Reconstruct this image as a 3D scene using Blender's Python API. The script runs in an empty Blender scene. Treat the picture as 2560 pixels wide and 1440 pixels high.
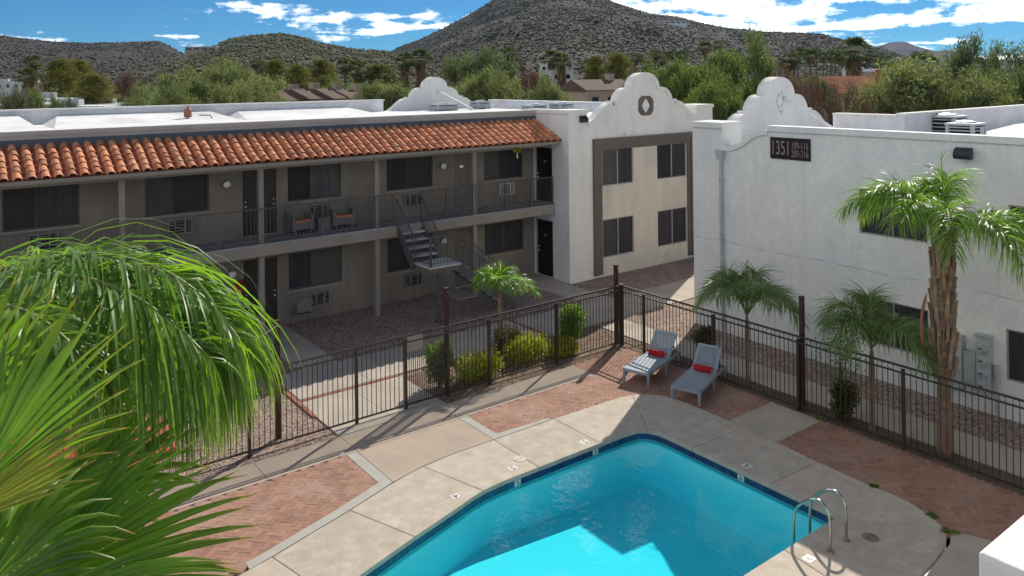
import bpy, bmesh, math, random
import numpy as np
from mathutils import Vector, Matrix, Quaternion

random.seed(7)
scene = bpy.context.scene
COL = scene.collection
R = math.radians

# ------------------------------------------------------------------ camera
CAM_H, YAW, ROLL, FPX = 7.6, 0.92485619, 0.01135191, 1953.86
_f = Vector((math.cos(YAW), math.sin(YAW), 0)); _r = Vector((math.sin(YAW), -math.cos(YAW), 0)); _d = Vector((0, 0, -1))
_r2 = _r * math.cos(ROLL) + _d * math.sin(ROLL); _d2 = -_r * math.sin(ROLL) + _d * math.cos(ROLL)
CAMP = Vector((0, 0, CAM_H))
cam = bpy.data.cameras.new('camera'); camo = bpy.data.objects.new('camera', cam); COL.objects.link(camo)
m = Matrix((_r2, -_d2, -_f)).transposed().to_4x4(); m.translation = CAMP
camo.matrix_world = m
cam.sensor_width = 36; cam.lens = 36 * FPX / 2560; cam.shift_y = (197.714 - 720) / 2560
cam.clip_start = 0.05; cam.clip_end = 30000
scene.camera = camo

def at(u, v, D):
    """world point that stands D metres in front of the camera in direction of a photo pixel"""
    return CAMP + (_r2 * ((u - 1280) / FPX) + _d2 * ((v - 197.714) / FPX) + _f) * D

def hz(u):  # photo row of the horizon
    return 197.714 - (u - 1280) * math.tan(ROLL)

# ------------------------------------------------------------------ light
SUN = Vector((1.25, 0.66, 1.0)).normalized()
EL = math.asin(SUN.z); AZ = math.atan2(SUN.x, SUN.y)
w = bpy.data.worlds.new('World'); scene.world = w; w.use_nodes = True
nt = w.node_tree; nt.nodes.clear()
def N(t, ty, **kw):
    n = t.nodes.new(ty)
    for k, v in kw.items(): setattr(n, k, v)
    return n
def math_(t, op, a, b=None, clamp=False):
    n = N(t, 'ShaderNodeMath', operation=op, use_clamp=clamp)
    for i, x in enumerate((a, b)):
        if x is None: continue
        if isinstance(x, (int, float)): n.inputs[i].default_value = x
        else: t.links.new(x, n.inputs[i])
    return n.outputs[0]
def mixc(t, fac, a, b, mode='MIX'):
    n = N(t, 'ShaderNodeMix', data_type='RGBA', blend_type=mode)
    for i, x in ((0, fac), (6, a), (7, b)):
        if isinstance(x, (int, float)): n.inputs[i].default_value = x
        elif isinstance(x, tuple): n.inputs[i].default_value = (*x, 1) if len(x) == 3 else x
        else: t.links.new(x, n.inputs[i])
    return n.outputs[2]
def ramp(t, fac, stops):
    n = N(t, 'ShaderNodeValToRGB'); e = n.color_ramp.elements
    while len(e) < len(stops): e.new(0.5)
    for i, (p, c) in enumerate(stops):
        e[i].position = p; e[i].color = (c, c, c, 1) if isinstance(c, (int, float)) else (*c, 1)
    t.links.new(fac, n.inputs[0]); return n.outputs[0]
sky = N(nt, 'ShaderNodeTexSky', sky_type='NISHITA', sun_disc=False)
sky.sun_elevation = EL; sky.sun_rotation = AZ; sky.altitude = 2500; sky.air_density = 1.0; sky.dust_density = 0.0; sky.ozone_density = 4.0
tc = N(nt, 'ShaderNodeTexCoord'); sx = N(nt, 'ShaderNodeSeparateXYZ'); nt.links.new(tc.outputs['Generated'], sx.inputs[0])
zz = math_(nt, 'MAXIMUM', math_(nt, 'ADD', sx.outputs[2], 0.035), 0.012)
cx = N(nt, 'ShaderNodeCombineXYZ')
nt.links.new(math_(nt, 'DIVIDE', sx.outputs[0], zz), cx.inputs[0]); nt.links.new(math_(nt, 'DIVIDE', sx.outputs[1], zz), cx.inputs[1])
def sky_noise(scale, detail, rough, seed, dist=0.0):
    n = N(nt, 'ShaderNodeTexNoise', noise_dimensions='4D'); n.inputs['W'].default_value = seed
    n.inputs['Scale'].default_value = scale; n.inputs['Detail'].default_value = detail; n.inputs['Roughness'].default_value = rough
    n.inputs['Distortion'].default_value = dist; nt.links.new(cx.outputs[0], n.inputs['Vector']); return n.outputs[0]
c1 = sky_noise(0.34, 9, 0.56, 7.7, 0.1); c2 = sky_noise(0.13, 3, 0.5, 3.1)
n3 = N(nt, 'ShaderNodeTexNoise'); n3.inputs['Scale'].default_value = 26; n3.inputs['Detail'].default_value = 6; n3.inputs['Roughness'].default_value = 0.6
mp3 = N(nt, 'ShaderNodeMapping'); mp3.inputs['Scale'].default_value = (1, 1, 1.7); nt.links.new(tc.outputs['Generated'], mp3.inputs[0]); nt.links.new(mp3.outputs[0], n3.inputs['Vector'])
dens = math_(nt, 'ADD', math_(nt, 'ADD', math_(nt, 'MULTIPLY', c1, 0.62), math_(nt, 'MULTIPLY', c2, 0.42)), math_(nt, 'MULTIPLY', n3.outputs[0], 0.22))
cov = ramp(nt, dens, [(0.635, 0.0), (0.665, 0.30), (0.735, 1.0)])
shade = ramp(nt, dens, [(0.685, (1.0, 1.0, 1.0)), (0.750, (0.22, 0.245, 0.28))])
skycol = mixc(nt, 1.0, sky.outputs[0], (0.095, 0.190, 0.245), 'MULTIPLY')
cloud = mixc(nt, 1.0, shade, (14.0, 13.3, 12.2), 'MULTIPLY')
tot = mixc(nt, math_(nt, 'MULTIPLY', cov, 0.93), skycol, cloud)
bg = N(nt, 'ShaderNodeBackground'); bg.inputs[1].default_value = 0.15; nt.links.new(tot, bg.inputs[0])
wo = N(nt, 'ShaderNodeOutputWorld'); nt.links.new(bg.outputs[0], wo.inputs[0])

sl = bpy.data.lights.new('sun', 'SUN'); sl.energy = 2.55; sl.angle = R(0.35); sl.color = (1.0, 0.93, 0.82)
so = bpy.data.objects.new('sun', sl); COL.objects.link(so); so.rotation_euler = SUN.to_track_quat('Z', 'Y').to_euler()
so.location = (0, 0, 60)
vs = scene.view_settings; vs.view_transform = 'Standard'; vs.look = 'None'; vs.gamma = 1.0; vs.exposure = 1.1; vs.use_curve_mapping = False
scene.cycles.transparent_max_bounces = 24; scene.cycles.max_bounces = 6; scene.cycles.diffuse_bounces = 3; scene.cycles.glossy_bounces = 3; scene.cycles.volume_bounces = 0

# ------------------------------------------------------------------ materials
MAT = {}
def M(name, col, col2=None, rough=0.8, scale=3.0, detail=4, bump=0.0, bscale=60.0, spec=0.3, metal=0.0, var=0.12,
      isl=0.0, drip=0.0, tip=None, kind='noise', trans=0.0, tcol=None, stain=None, sscale=0.5, coat=0.0, bdist=0.01):
    """procedural material: world-space noise between two tones, optional relief, stains, per-piece variation, translucency"""
    mt = bpy.data.materials.new(name); mt.use_nodes = True; t = mt.node_tree; t.nodes.clear()
    out = N(t, 'ShaderNodeOutputMaterial'); p = N(t, 'ShaderNodeBsdfPrincipled')
    geo = N(t, 'ShaderNodeNewGeometry')
    n = N(t, 'ShaderNodeTexNoise'); n.inputs['Scale'].default_value = scale; n.inputs['Detail'].default_value = detail
    t.links.new(geo.outputs['Position'], n.inputs['Vector'])
    if col2 is None: col2 = tuple(c * (1 - var * 2) for c in col)
    fac = ramp(t, n.outputs[0], [(0.3, 0.0), (0.7, 1.0)])
    c = mixc(t, fac, col, col2)
    if kind == 'pebble':
        v = N(t, 'ShaderNodeTexVoronoi'); v.inputs['Scale'].default_value = bscale
        t.links.new(geo.outputs['Position'], v.inputs['Vector'])
        hs = N(t, 'ShaderNodeSeparateColor'); t.links.new(v.outputs['Color'], hs.inputs[0])
        c = mixc(t, 1.0, c, ramp(t, hs.outputs[0], [(0.0, 0.45), (0.5, 0.95), (1.0, 1.6)]), 'MULTIPLY')
    if kind == 'streak':
        mp = N(t, 'ShaderNodeMapping'); mp.inputs['Scale'].default_value = (14, 14, 0.35)
        t.links.new(geo.outputs['Position'], mp.inputs[0]); s2 = N(t, 'ShaderNodeTexNoise'); s2.inputs['Scale'].default_value = 1.0
        t.links.new(mp.outputs[0], s2.inputs['Vector'])
        c = mixc(t, 1.0, c, ramp(t, s2.outputs[0], [(0.3, 0.75), (0.7, 1.35)]), 'MULTIPLY')
    if isl:
        oi = N(t, 'ShaderNodeObjectInfo')
        rnd = math_(t, 'FRACT', math_(t, 'ADD', geo.outputs['Random Per Island'], oi.outputs['Random']))
        c = mixc(t, 1.0, c, ramp(t, rnd, [(0.0, 1 - isl), (1.0, 1 + isl)]), 'MULTIPLY')
    if drip:
        mp = N(t, 'ShaderNodeMapping'); mp.inputs['Scale'].default_value = (2.6, 2.6, 0.22); t.links.new(geo.outputs['Position'], mp.inputs[0])
        s3 = N(t, 'ShaderNodeTexNoise'); s3.inputs['Scale'].default_value = 1.0; s3.inputs['Detail'].default_value = 7; s3.inputs['Roughness'].default_value = 0.62; t.links.new(mp.outputs[0], s3.inputs['Vector'])
        c = mixc(t, 1.0, c, ramp(t, s3.outputs[0], [(0.35, 1.04), (0.52, 1.0), (0.72, 1 - drip)]), 'MULTIPLY')
        s4 = N(t, 'ShaderNodeTexNoise'); s4.inputs['Scale'].default_value = 9; s4.inputs['Detail'].default_value = 8; t.links.new(geo.outputs['Position'], s4.inputs['Vector'])
        c = mixc(t, 1.0, c, ramp(t, s4.outputs[0], [(0.35, 0.95), (0.65, 1.04)]), 'MULTIPLY')
    if tip:
        at_ = N(t, 'ShaderNodeAttribute'); at_.attribute_name = 'tip'
        c = mixc(t, ramp(t, math_(t, 'ADD', at_.outputs['Fac'], math_(t, 'MULTIPLY', n.outputs[0], 0.16)), [(0.70, 0.0), (0.98, 0.25), (1.08, 1.0)]), c, tip)
    if stain:
        s = N(t, 'ShaderNodeTexNoise'); s.inputs['Scale'].default_value = sscale; s.inputs['Detail'].default_value = 8; s.inputs['Roughness'].default_value = 0.65
        t.links.new(geo.outputs['Position'], s.inputs['Vector'])
        c = mixc(t, ramp(t, s.outputs[0], [(0.48, 0.0), (0.72, 1.0)]), c, stain)
    t.links.new(c, p.inputs['Base Color'])
    p.inputs['Roughness'].default_value = rough; p.inputs['Metallic'].default_value = metal
    p.inputs['Specular IOR Level'].default_value = spec; p.inputs['Coat Weight'].default_value = coat
    if bump:
        b = N(t, 'ShaderNodeBump'); b.inputs['Strength'].default_value = bump; b.inputs['Distance'].default_value = bdist
        if kind == 'pebble': t.links.new(v.outputs['Distance'], b.inputs['Height']); b.invert = True
        else:
            bn = N(t, 'ShaderNodeTexNoise'); bn.inputs['Scale'].default_value = bscale; bn.inputs['Detail'].default_value = 5
            t.links.new(geo.outputs['Position'], bn.inputs['Vector']); t.links.new(bn.outputs[0], b.inputs['Height'])
        t.links.new(b.outputs[0], p.inputs['Normal'])
    sh = p.outputs[0]
    if trans:
        tr = N(t, 'ShaderNodeBsdfTranslucent'); tcx = mixc(t, 1.0, c, tcol or (1.5, 1.6, 0.6), 'MULTIPLY'); t.links.new(tcx, tr.inputs[0])
        mx = N(t, 'ShaderNodeMixShader'); mx.inputs[0].default_value = trans
        t.links.new(sh, mx.inputs[1]); t.links.new(tr.outputs[0], mx.inputs[2]); sh = mx.outputs[0]
    t.links.new(sh, out.inputs[0]); MAT[name] = mt; return mt

M('stucco_white', (0.85, 0.83, 0.775), (0.80, 0.785, 0.735), rough=0.9, drip=0.07, scale=0.7, bump=0.35, bscale=45, stain=(0.74, 0.73, 0.69), sscale=0.8, bdist=0.012)
M('stucco_cream', (0.76, 0.715, 0.60), (0.69, 0.65, 0.55), drip=0.10, rough=0.9, scale=0.8, bump=0.35, bscale=45, stain=(0.60, 0.56, 0.48), sscale=0.7, bdist=0.012)
M('stucco_taupe', (0.245, 0.212, 0.175), (0.205, 0.178, 0.148), drip=0.15, rough=0.92, scale=0.8, bump=0.4, bscale=45, stain=(0.185, 0.16, 0.135), sscale=0.8, bdist=0.012)
M('trim_taupe', (0.31, 0.275, 0.235), (0.265, 0.235, 0.20), rough=0.8, scale=2, bump=0.1, bscale=30)
M('trim_brown', (0.165, 0.14, 0.12), (0.135, 0.115, 0.10), rough=0.7, scale=2, bump=0.1, bscale=30)
M('parapet_grey', (0.50, 0.46, 0.43), (0.44, 0.405, 0.38), rough=0.9, scale=1.2, bump=0.2, bscale=30, stain=(0.38, 0.35, 0.33), sscale=0.9)
M('roof_white', (0.80, 0.80, 0.79), (0.70, 0.71, 0.72), rough=0.75, scale=0.5, bump=0.15, bscale=6, stain=(0.55, 0.545, 0.53), sscale=0.45, drip=0.10)
M('flashing', (0.10, 0.115, 0.135), (0.07, 0.08, 0.095), rough=0.6, scale=5, bump=0.2, bscale=25)
M('tile_clay', (0.64, 0.275, 0.140), (0.53, 0.200, 0.098), rough=0.75, scale=5, bump=0.2, bscale=50, isl=0.30, stain=(0.50, 0.27, 0.17), sscale=3)
M('tile_under', (0.30, 0.10, 0.055), (0.22, 0.075, 0.045), rough=0.9, scale=4)
M('window_screen', (0.030, 0.030, 0.034), (0.022, 0.022, 0.026), rough=0.5, scale=1.5, spec=0.35, kind='streak', isl=0.45)
M('window_blind', (0.060, 0.060, 0.062), (0.045, 0.045, 0.048), rough=0.45, scale=1.5, spec=0.4, kind='streak', isl=0.4)
M('window_frame', (0.42, 0.40, 0.37), rough=0.5, scale=3)
M('door_brown', (0.040, 0.032, 0.026), (0.028, 0.023, 0.02), rough=0.45, scale=3, spec=0.4)
M('door_black', (0.013, 0.012, 0.012), (0.02, 0.018, 0.017), rough=0.4, scale=3, spec=0.4)
M('door_taupe', (0.18, 0.16, 0.14), rough=0.6, scale=3)
M('metal_light', (0.72, 0.72, 0.70), rough=0.35, metal=0.8, scale=6)
M('steel', (0.55, 0.53, 0.48), rough=0.22, metal=1.0, scale=8)
M('lamp_globe', (0.85, 0.85, 0.82), rough=0.3, scale=4)
M('lamp_black', (0.02, 0.022, 0.028), rough=0.4, scale=4, spec=0.5)
M('ac_grey', (0.27, 0.255, 0.23), (0.22, 0.21, 0.19), rough=0.7, scale=4)
M('frame_dark', (0.10, 0.095, 0.09), rough=0.5, scale=3)
M('tile_pan', (0.36, 0.13, 0.07), (0.28, 0.10, 0.055), rough=0.85, scale=4)
M('ac_white', (0.62, 0.61, 0.57), (0.52, 0.51, 0.47), rough=0.6, scale=4)
M('ac_dark', (0.02, 0.02, 0.02), rough=0.8)
M('hvac_grey', (0.42, 0.45, 0.46), (0.36, 0.385, 0.395), rough=0.5, scale=3)
M('rail_grey', (0.12, 0.115, 0.11), (0.09, 0.085, 0.08), rough=0.55, scale=6)
M('balcony_slab', (0.36, 0.36, 0.365), (0.29, 0.29, 0.295), rough=0.85, scale=1.6, bump=0.15, bscale=30, stain=(0.25, 0.25, 0.25), sscale=1.2)
M('tread', (0.56, 0.55, 0.53), (0.46, 0.45, 0.435), rough=0.9, scale=7, bump=0.3, bscale=60)
M('fence_bronze', (0.048, 0.036, 0.029), (0.034, 0.026, 0.022), rough=0.42, scale=5, spec=0.5, bump=0.1, bscale=40)
M('post_rust', (0.078, 0.032, 0.022), (0.055, 0.024, 0.018), rough=0.55, scale=6, bump=0.15, bscale=40)
M('gravel', (0.36, 0.265, 0.215), (0.29, 0.215, 0.18), rough=0.95, scale=0.9, kind='pebble', bump=1.0, bscale=24, bdist=0.03)
M('soil', (0.10, 0.075, 0.055), (0.17, 0.125, 0.09), rough=1, scale=3, bump=0.8, bscale=22, bdist=0.03)
M('mulch', (0.30, 0.21, 0.15), (0.18, 0.125, 0.09), rough=1, scale=6, kind='pebble', bump=1.0, bscale=30, bdist=0.03)
M('concrete', (0.50, 0.44, 0.365), (0.43, 0.38, 0.32), rough=0.9, scale=1.3, detail=8, bump=0.2, bscale=70, stain=(0.36, 0.315, 0.26), sscale=0.9, isl=0.05)
M('deck_concrete', (0.51, 0.445, 0.36), (0.43, 0.37, 0.30), rough=0.9, scale=4.5, detail=10, bump=0.3, bscale=45, stain=(0.57, 0.52, 0.45), sscale=3.2, isl=0.05, drip=0.08)
M('deck_tan', (0.46, 0.375, 0.295), (0.40, 0.33, 0.26), rough=0.9, scale=1.4, detail=8, bump=0.2, bscale=60, stain=(0.36, 0.30, 0.245), sscale=1.1)
M('grout_strip', (0.46, 0.45, 0.40), (0.38, 0.37, 0.33), rough=0.95, scale=3, detail=8, bump=0.3, bscale=40)
M('paver', (0.375, 0.215, 0.155), (0.305, 0.172, 0.126), rough=0.88, scale=1.2, bump=0.25, bscale=60, isl=0.16, stain=(0.41, 0.285, 0.22), sscale=0.9)
M('brick_red', (0.34, 0.15, 0.10), rough=0.9, scale=3, isl=0.2)
M('pool_plaster', (0.55, 0.93, 0.93), (0.50, 0.90, 0.90), rough=0.8, scale=0.8)
M('pool_tile', (0.012, 0.035, 0.11), (0.02, 0.055, 0.15), rough=0.12, scale=9, isl=0.35, spec=0.6)
M('grout_pale', (0.45, 0.46, 0.46), rough=0.9)
M('tile_white', (0.78, 0.78, 0.74), rough=0.4)
M('ink', (0.02, 0.02, 0.025), rough=0.6)
M('lid_cream', (0.66, 0.62, 0.50), rough=0.6, scale=6)
M('lid_tan', (0.26, 0.21, 0.15), rough=0.7, scale=9)
M('plastic_grey', (0.30, 0.35, 0.40), (0.26, 0.31, 0.355), rough=0.45, scale=2)
M('fabric_red', (0.42, 0.015, 0.02), (0.34, 0.012, 0.018), rough=0.85, scale=5, bump=0.2, bscale=80)
M('fabric_coral', (0.62, 0.10, 0.09), (0.54, 0.085, 0.08), rough=0.85, scale=3, bump=0.1, bscale=60, trans=0.25, tcol=(1.2, 1.1, 1.0))
M('cushion_orange', (0.62, 0.26, 0.13), rough=0.85, scale=6)
M('wicker_grey', (0.20, 0.19, 0.185), (0.14, 0.135, 0.13), rough=0.8, scale=30, bump=0.5, bscale=90)
M('sign_board', (0.016, 0.012, 0.020), (0.024, 0.013, 0.016), rough=0.35, scale=2, spec=0.4)
M('sign_text', (0.36, 0.27, 0.22), rough=0.6)
M('ext_red', (0.38, 0.018, 0.02), rough=0.35)
M('crack', (0.30, 0.31, 0.31), rough=0.95)
M('rope', (0.62, 0.60, 0.55), rough=0.9, bump=0.5, bscale=90)
M('meter_glass', (0.45, 0.47, 0.47), rough=0.15, spec=0.6)
M('downpipe', (0.50, 0.53, 0.53), rough=0.5, scale=4)
M('copper_pipe', (0.32, 0.13, 0.075), rough=0.6)
M('leaf_queen', (0.190, 0.305, 0.055), (0.105, 0.200, 0.040), rough=0.40, scale=3, isl=0.35, trans=0.50, tip=(0.34, 0.27, 0.06), tcol=(1.7, 1.9, 0.5), spec=0.5)
M('leaf_queen_dark', (0.175, 0.250, 0.085), (0.120, 0.185, 0.062), rough=0.4, scale=3, isl=0.25, trans=0.3, tcol=(1.6, 1.8, 0.5), spec=0.5)
M('leaf_fan', (0.165, 0.290, 0.042), (0.090, 0.190, 0.032), rough=0.34, scale=4.5, isl=0.25, tip=(0.42, 0.33, 0.10), trans=0.50, tcol=(1.7, 1.9, 0.4), spec=0.5)
M('leaf_fan_yellow', (0.36, 0.38, 0.05), (0.22, 0.30, 0.04), rough=0.4, scale=4, isl=0.25, tip=(0.45, 0.34, 0.08), trans=0.4, tcol=(1.4, 1.4, 0.4))
M('rachis', (0.20, 0.24, 0.07), rough=0.5, scale=4)
M('palm_trunk', (0.33, 0.225, 0.15), (0.17, 0.115, 0.08), rough=0.95, scale=7, detail=8, bump=0.9, bscale=26, bdist=0.03)
M('palm_boot', (0.34, 0.23, 0.155), (0.16, 0.105, 0.07), rough=0.9, scale=9, bump=0.6, bscale=30, isl=0.3)
M('palm_skirt', (0.26, 0.17, 0.085), (0.17, 0.11, 0.06), rough=0.95, scale=5, isl=0.3)
M('bush_green', (0.15, 0.25, 0.045), (0.09, 0.165, 0.03), rough=0.5, scale=3, isl=0.35, trans=0.4, tcol=(1.7, 1.8, 0.5))
M('bush_yellow', (0.40, 0.42, 0.045), (0.26, 0.32, 0.04), rough=0.5, scale=3, isl=0.35, trans=0.4, tcol=(1.5, 1.6, 0.4))
M('bush_dark', (0.055, 0.080, 0.022), (0.10, 0.075, 0.02), rough=0.6, scale=5, isl=0.35, trans=0.3)
M('flower_yellow', (0.75, 0.42, 0.02), rough=0.7, isl=0.25)
M('bark', (0.14, 0.105, 0.08), (0.09, 0.07, 0.055), rough=0.95, scale=6, bump=0.6, bscale=20)
M('mesquite_leaf', (0.245, 0.275, 0.120), (0.155, 0.185, 0.082), rough=0.6, scale=0.35, isl=0.35, trans=0.35, tcol=(1.15, 1.25, 0.7), spec=0.2)
M('acacia_leaf', (0.175, 0.205, 0.108), (0.115, 0.142, 0.076), rough=0.6, scale=0.35, isl=0.35, trans=0.3, tcol=(1.3, 1.4, 0.7), spec=0.2)
M('bright_leaf', (0.200, 0.250, 0.085), (0.125, 0.165, 0.058), rough=0.6, scale=0.35, isl=0.35, trans=0.35, tcol=(1.2, 1.3, 0.6), spec=0.25)
M('pine_leaf', (0.235, 0.225, 0.055), (0.115, 0.125, 0.036), rough=0.6, scale=0.5, isl=0.35, trans=0.25, tcol=(1.3, 1.3, 0.5), spec=0.2)
M('dead_leaf', (0.22, 0.125, 0.085), (0.16, 0.095, 0.07), rough=0.8, scale=0.5, isl=0.3, trans=0.2, tcol=(1.1, 1.0, 0.9))
M('olive_leaf', (0.17, 0.18, 0.11), (0.125, 0.135, 0.085), rough=0.7, scale=0.5, isl=0.3, trans=0.25, tcol=(1.2, 1.2, 0.8))
M('far_palm', (0.105, 0.13, 0.055), (0.07, 0.09, 0.04), rough=0.9, spec=0.05, scale=1, isl=0.3, trans=0.25, tcol=(1.4, 1.5, 0.6))
M('saguaro', (0.075, 0.095, 0.050), rough=0.8, scale=1)
M('desert_ground', (0.30, 0.235, 0.17), (0.20, 0.17, 0.11), rough=1, scale=0.05, detail=8, stain=(0.13, 0.145, 0.07), sscale=0.03)
M('hill_rock', (0.058, 0.047, 0.036), (0.040, 0.035, 0.027), rough=1, scale=0.02, detail=10, stain=(0.030, 0.031, 0.029), sscale=0.008, bump=0.6, bscale=0.12, bdist=4)
M('hill_green', (0.066, 0.058, 0.036), (0.046, 0.044, 0.026), rough=1, scale=0.025, detail=10, stain=(0.098, 0.078, 0.054), sscale=0.02, bump=0.6, bscale=0.15, bdist=3)
M('scrub', (0.120, 0.120, 0.068), (0.085, 0.090, 0.052), rough=0.9, scale=0.02, isl=0.3)
M('scrub_green', (0.140, 0.145, 0.065), (0.098, 0.108, 0.050), rough=0.9, scale=0.02, isl=0.3)
M('house_tan', (0.46, 0.36, 0.27), rough=0.9, scale=0.6)
M('house_pink', (0.52, 0.40, 0.33), rough=0.9, scale=0.6)
M('house_white', (0.74, 0.74, 0.72), rough=0.85, scale=0.6)
M('roof_brown', (0.16, 0.105, 0.085), (0.12, 0.085, 0.07), rough=0.9, scale=1.2, bump=0.3, bscale=8)
M('roof_orange', (0.44, 0.17, 0.075), (0.34, 0.13, 0.06), rough=0.9, scale=1.2, bump=0.4, bscale=8)
M('glass_dark', (0.02, 0.024, 0.03), rough=0.15, spec=0.6)
# ------------------------------------------------------------------ mesh helpers
ORG = {}
def tag(o, label=None, cat=None, group=None, kind=None):
    if label: o['label'] = label
    if cat: o['category'] = cat
    if group: o['group'] = group
    if kind: o['kind'] = kind
    return o
def thing(name, loc, label, cat, group=None):
    o = bpy.data.objects.new(name, None); COL.objects.link(o); o.location = loc; o.empty_display_size = 0.3
    ORG[o.name] = Vector(loc); return tag(o, label, cat, group)
def org(o): return ORG.get(o.name, Vector((0, 0, 0))) if o else Vector((0, 0, 0))
def link(name, me, parent=None, loc=(0, 0, 0), rot=None, scale=None):
    """object that shares mesh data; loc in world, parent never rotated"""
    o = bpy.data.objects.new(name, me); COL.objects.link(o)
    if parent: o.parent = parent
    o.location = Vector(loc) - org(parent); ORG[o.name] = Vector(loc)
    if rot is not None: o.rotation_euler = rot
    if scale is not None: o.scale = scale
    return o
class MB:
    def __init__(s): s.v = []; s.f = []
    def add(s, vs, fs):
        b = len(s.v); s.v += [tuple(p) for p in vs]; s.f += [tuple(i + b for i in f) for f in fs]; return s
    def box(s, x0, x1, y0, y1, z0, z1):
        if x0 > x1: x0, x1 = x1, x0
        if y0 > y1: y0, y1 = y1, y0
        if z0 > z1: z0, z1 = z1, z0
        return s.add([(x0, y0, z0), (x1, y0, z0), (x1, y1, z0), (x0, y1, z0), (x0, y0, z1), (x1, y0, z1), (x1, y1, z1), (x0, y1, z1)],
                     [(0, 3, 2, 1), (4, 5, 6, 7), (0, 1, 5, 4), (1, 2, 6, 5), (2, 3, 7, 6), (3, 0, 4, 7)])
    def obox(s, c, ax, ay, az, hx, hy, hz_):
        """oriented box: centre, unit axes, half sizes"""
        c = Vector(c); P = []
        for k in (-1, 1):
            for i, j in ((-1, -1), (1, -1), (1, 1), (-1, 1)): P.append(c + ax * hx * i + ay * hy * j + az * hz_ * k)
        return s.add(P, [(0, 3, 2, 1), (4, 5, 6, 7), (0, 1, 5, 4), (1, 2, 6, 5), (2, 3, 7, 6), (3, 0, 4, 7)])
    def bar(s, a, b, r, r2=None):
        """square bar from a to b"""
        a, b = Vector(a), Vector(b); d = (b - a); L = d.length; d.normalize()
        up = Vector((0, 0, 1)) if abs(d.z) < 0.95 else Vector((0, 1, 0))
        x = d.cross(up).normalized(); y = x.cross(d)
        return s.obox((a + b) / 2, x, y, d, r, r2 or r, L / 2)
    def tube(s, pts, rad, n=8, cap=True):
        pts = [Vector(p) for p in pts]; rr = rad if isinstance(rad, (list, tuple)) else [rad] * len(pts)
        b = len(s.v); prev = None
        for i, p in enumerate(pts):
            d = (pts[min(i + 1, len(pts) - 1)] - pts[max(i - 1, 0)]).normalized()
            if prev is None: x = d.cross(Vector((0, 0, 1)) if abs(d.z) < 0.9 else Vector((1, 0, 0))).normalized()
            else: x = (prev - d * prev.dot(d)).normalized()
            prev = x; y = d.cross(x)
            for k in range(n):
                a = 2 * math.pi * k / n; s.v.append(tuple(p + (x * math.cos(a) + y * math.sin(a)) * rr[i]))
        for i in range(len(pts) - 1):
            for k in range(n):
                a, c = b + i * n + k, b + i * n + (k + 1) % n; s.f.append((a, c, c + n, a + n))
        if cap:
            s.f.append(tuple(b + k for k in reversed(range(n)))); e = b + (len(pts) - 1) * n; s.f.append(tuple(e + k for k in range(n)))
        return s
    def prism(s, poly, axis, a0, a1):
        """2D polygon extruded along axis: axis 'y' -> poly is (x,z); 'x' -> (y,z); 'z' -> (x,y)"""
        def mk(p, a): return {'x': (a, p[0], p[1]), 'y': (p[0], a, p[1]), 'z': (p[0], p[1], a)}[axis]
        n = len(poly); vs = [mk(p, a0) for p in poly] + [mk(p, a1) for p in poly]
        fs = [tuple(range(n)), tuple(range(2 * n - 1, n - 1, -1))] + [(i, i + n, (i + 1) % n + n, (i + 1) % n) for i in range(n)]
        return s.add(vs, fs)
    def lathe(s, prof, c, n=16, axis=Vector((0, 0, 1))):
        c = Vector(c); ax = Vector(axis).normalized(); x = ax.orthogonal().normalized(); y = ax.cross(x); b = len(s.v)
        for r, h in prof:
            for k in range(n):
                a = 2 * math.pi * k / n; s.v.append(tuple(c + ax * h + (x * math.cos(a) + y * math.sin(a)) * r))
        for i in range(len(prof) - 1):
            for k in range(n):
                a, d = b + i * n + k, b + i * n + (k + 1) % n; s.f.append((a, d, d + n, a + n))
        s.f.append(tuple(b + k for k in reversed(range(n)))); e = b + (len(prof) - 1) * n; s.f.append(tuple(e + k for k in range(n)))
        return s
    def mesh(s, name, mat, off=(0, 0, 0), smooth=False, fix=True):
        me = bpy.data.meshes.new(name); o = Vector(off)
        me.from_pydata([(v[0] - o.x, v[1] - o.y, v[2] - o.z) for v in s.v], [], s.f)
        if fix:
            bm = bmesh.new(); bm.from_mesh(me); bmesh.ops.recalc_face_normals(bm, faces=bm.faces); bm.to_mesh(me); bm.free()
        me.materials.append(MAT[mat])
        if smooth: me.polygons.foreach_set('use_smooth', [True] * len(me.polygons))
        me.update(); return me
    def build(s, name, mat, parent=None, smooth=False, base=None, fix=True, label=None):
        o0 = org(parent) if parent else Vector(base or (0, 0, 0))
        me = s.mesh(name, mat, o0, smooth, fix)
        o = bpy.data.objects.new(name, me); COL.objects.link(o)
        if parent: o.parent = parent
        else: o.location = o0
        ORG[o.name] = o0
        if label: o['label'] = label
        return o
def np_mesh(name, V, F, mat, smooth=False, tip=None):
    """big meshes from numpy arrays; F is (n,3) or (n,4)"""
    me = bpy.data.meshes.new(name); k = F.shape[1]
    me.vertices.add(len(V)); me.vertices.foreach_set('co', np.ascontiguousarray(V, np.float32).ravel())
    me.loops.add(F.size); me.loops.foreach_set('vertex_index', np.ascontiguousarray(F, np.int32).ravel())
    me.polygons.add(len(F)); me.polygons.foreach_set('loop_start', np.arange(0, F.size, k, dtype=np.int32))
    if smooth: me.polygons.foreach_set('use_smooth', np.ones(len(F), bool))
    me.materials.append(MAT[mat]); me.update(calc_edges=True)
    if tip is not None: me.attributes.new('tip', 'FLOAT', 'POINT').data.foreach_set('value', np.ascontiguousarray(tip, np.float32))
    return me
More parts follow.
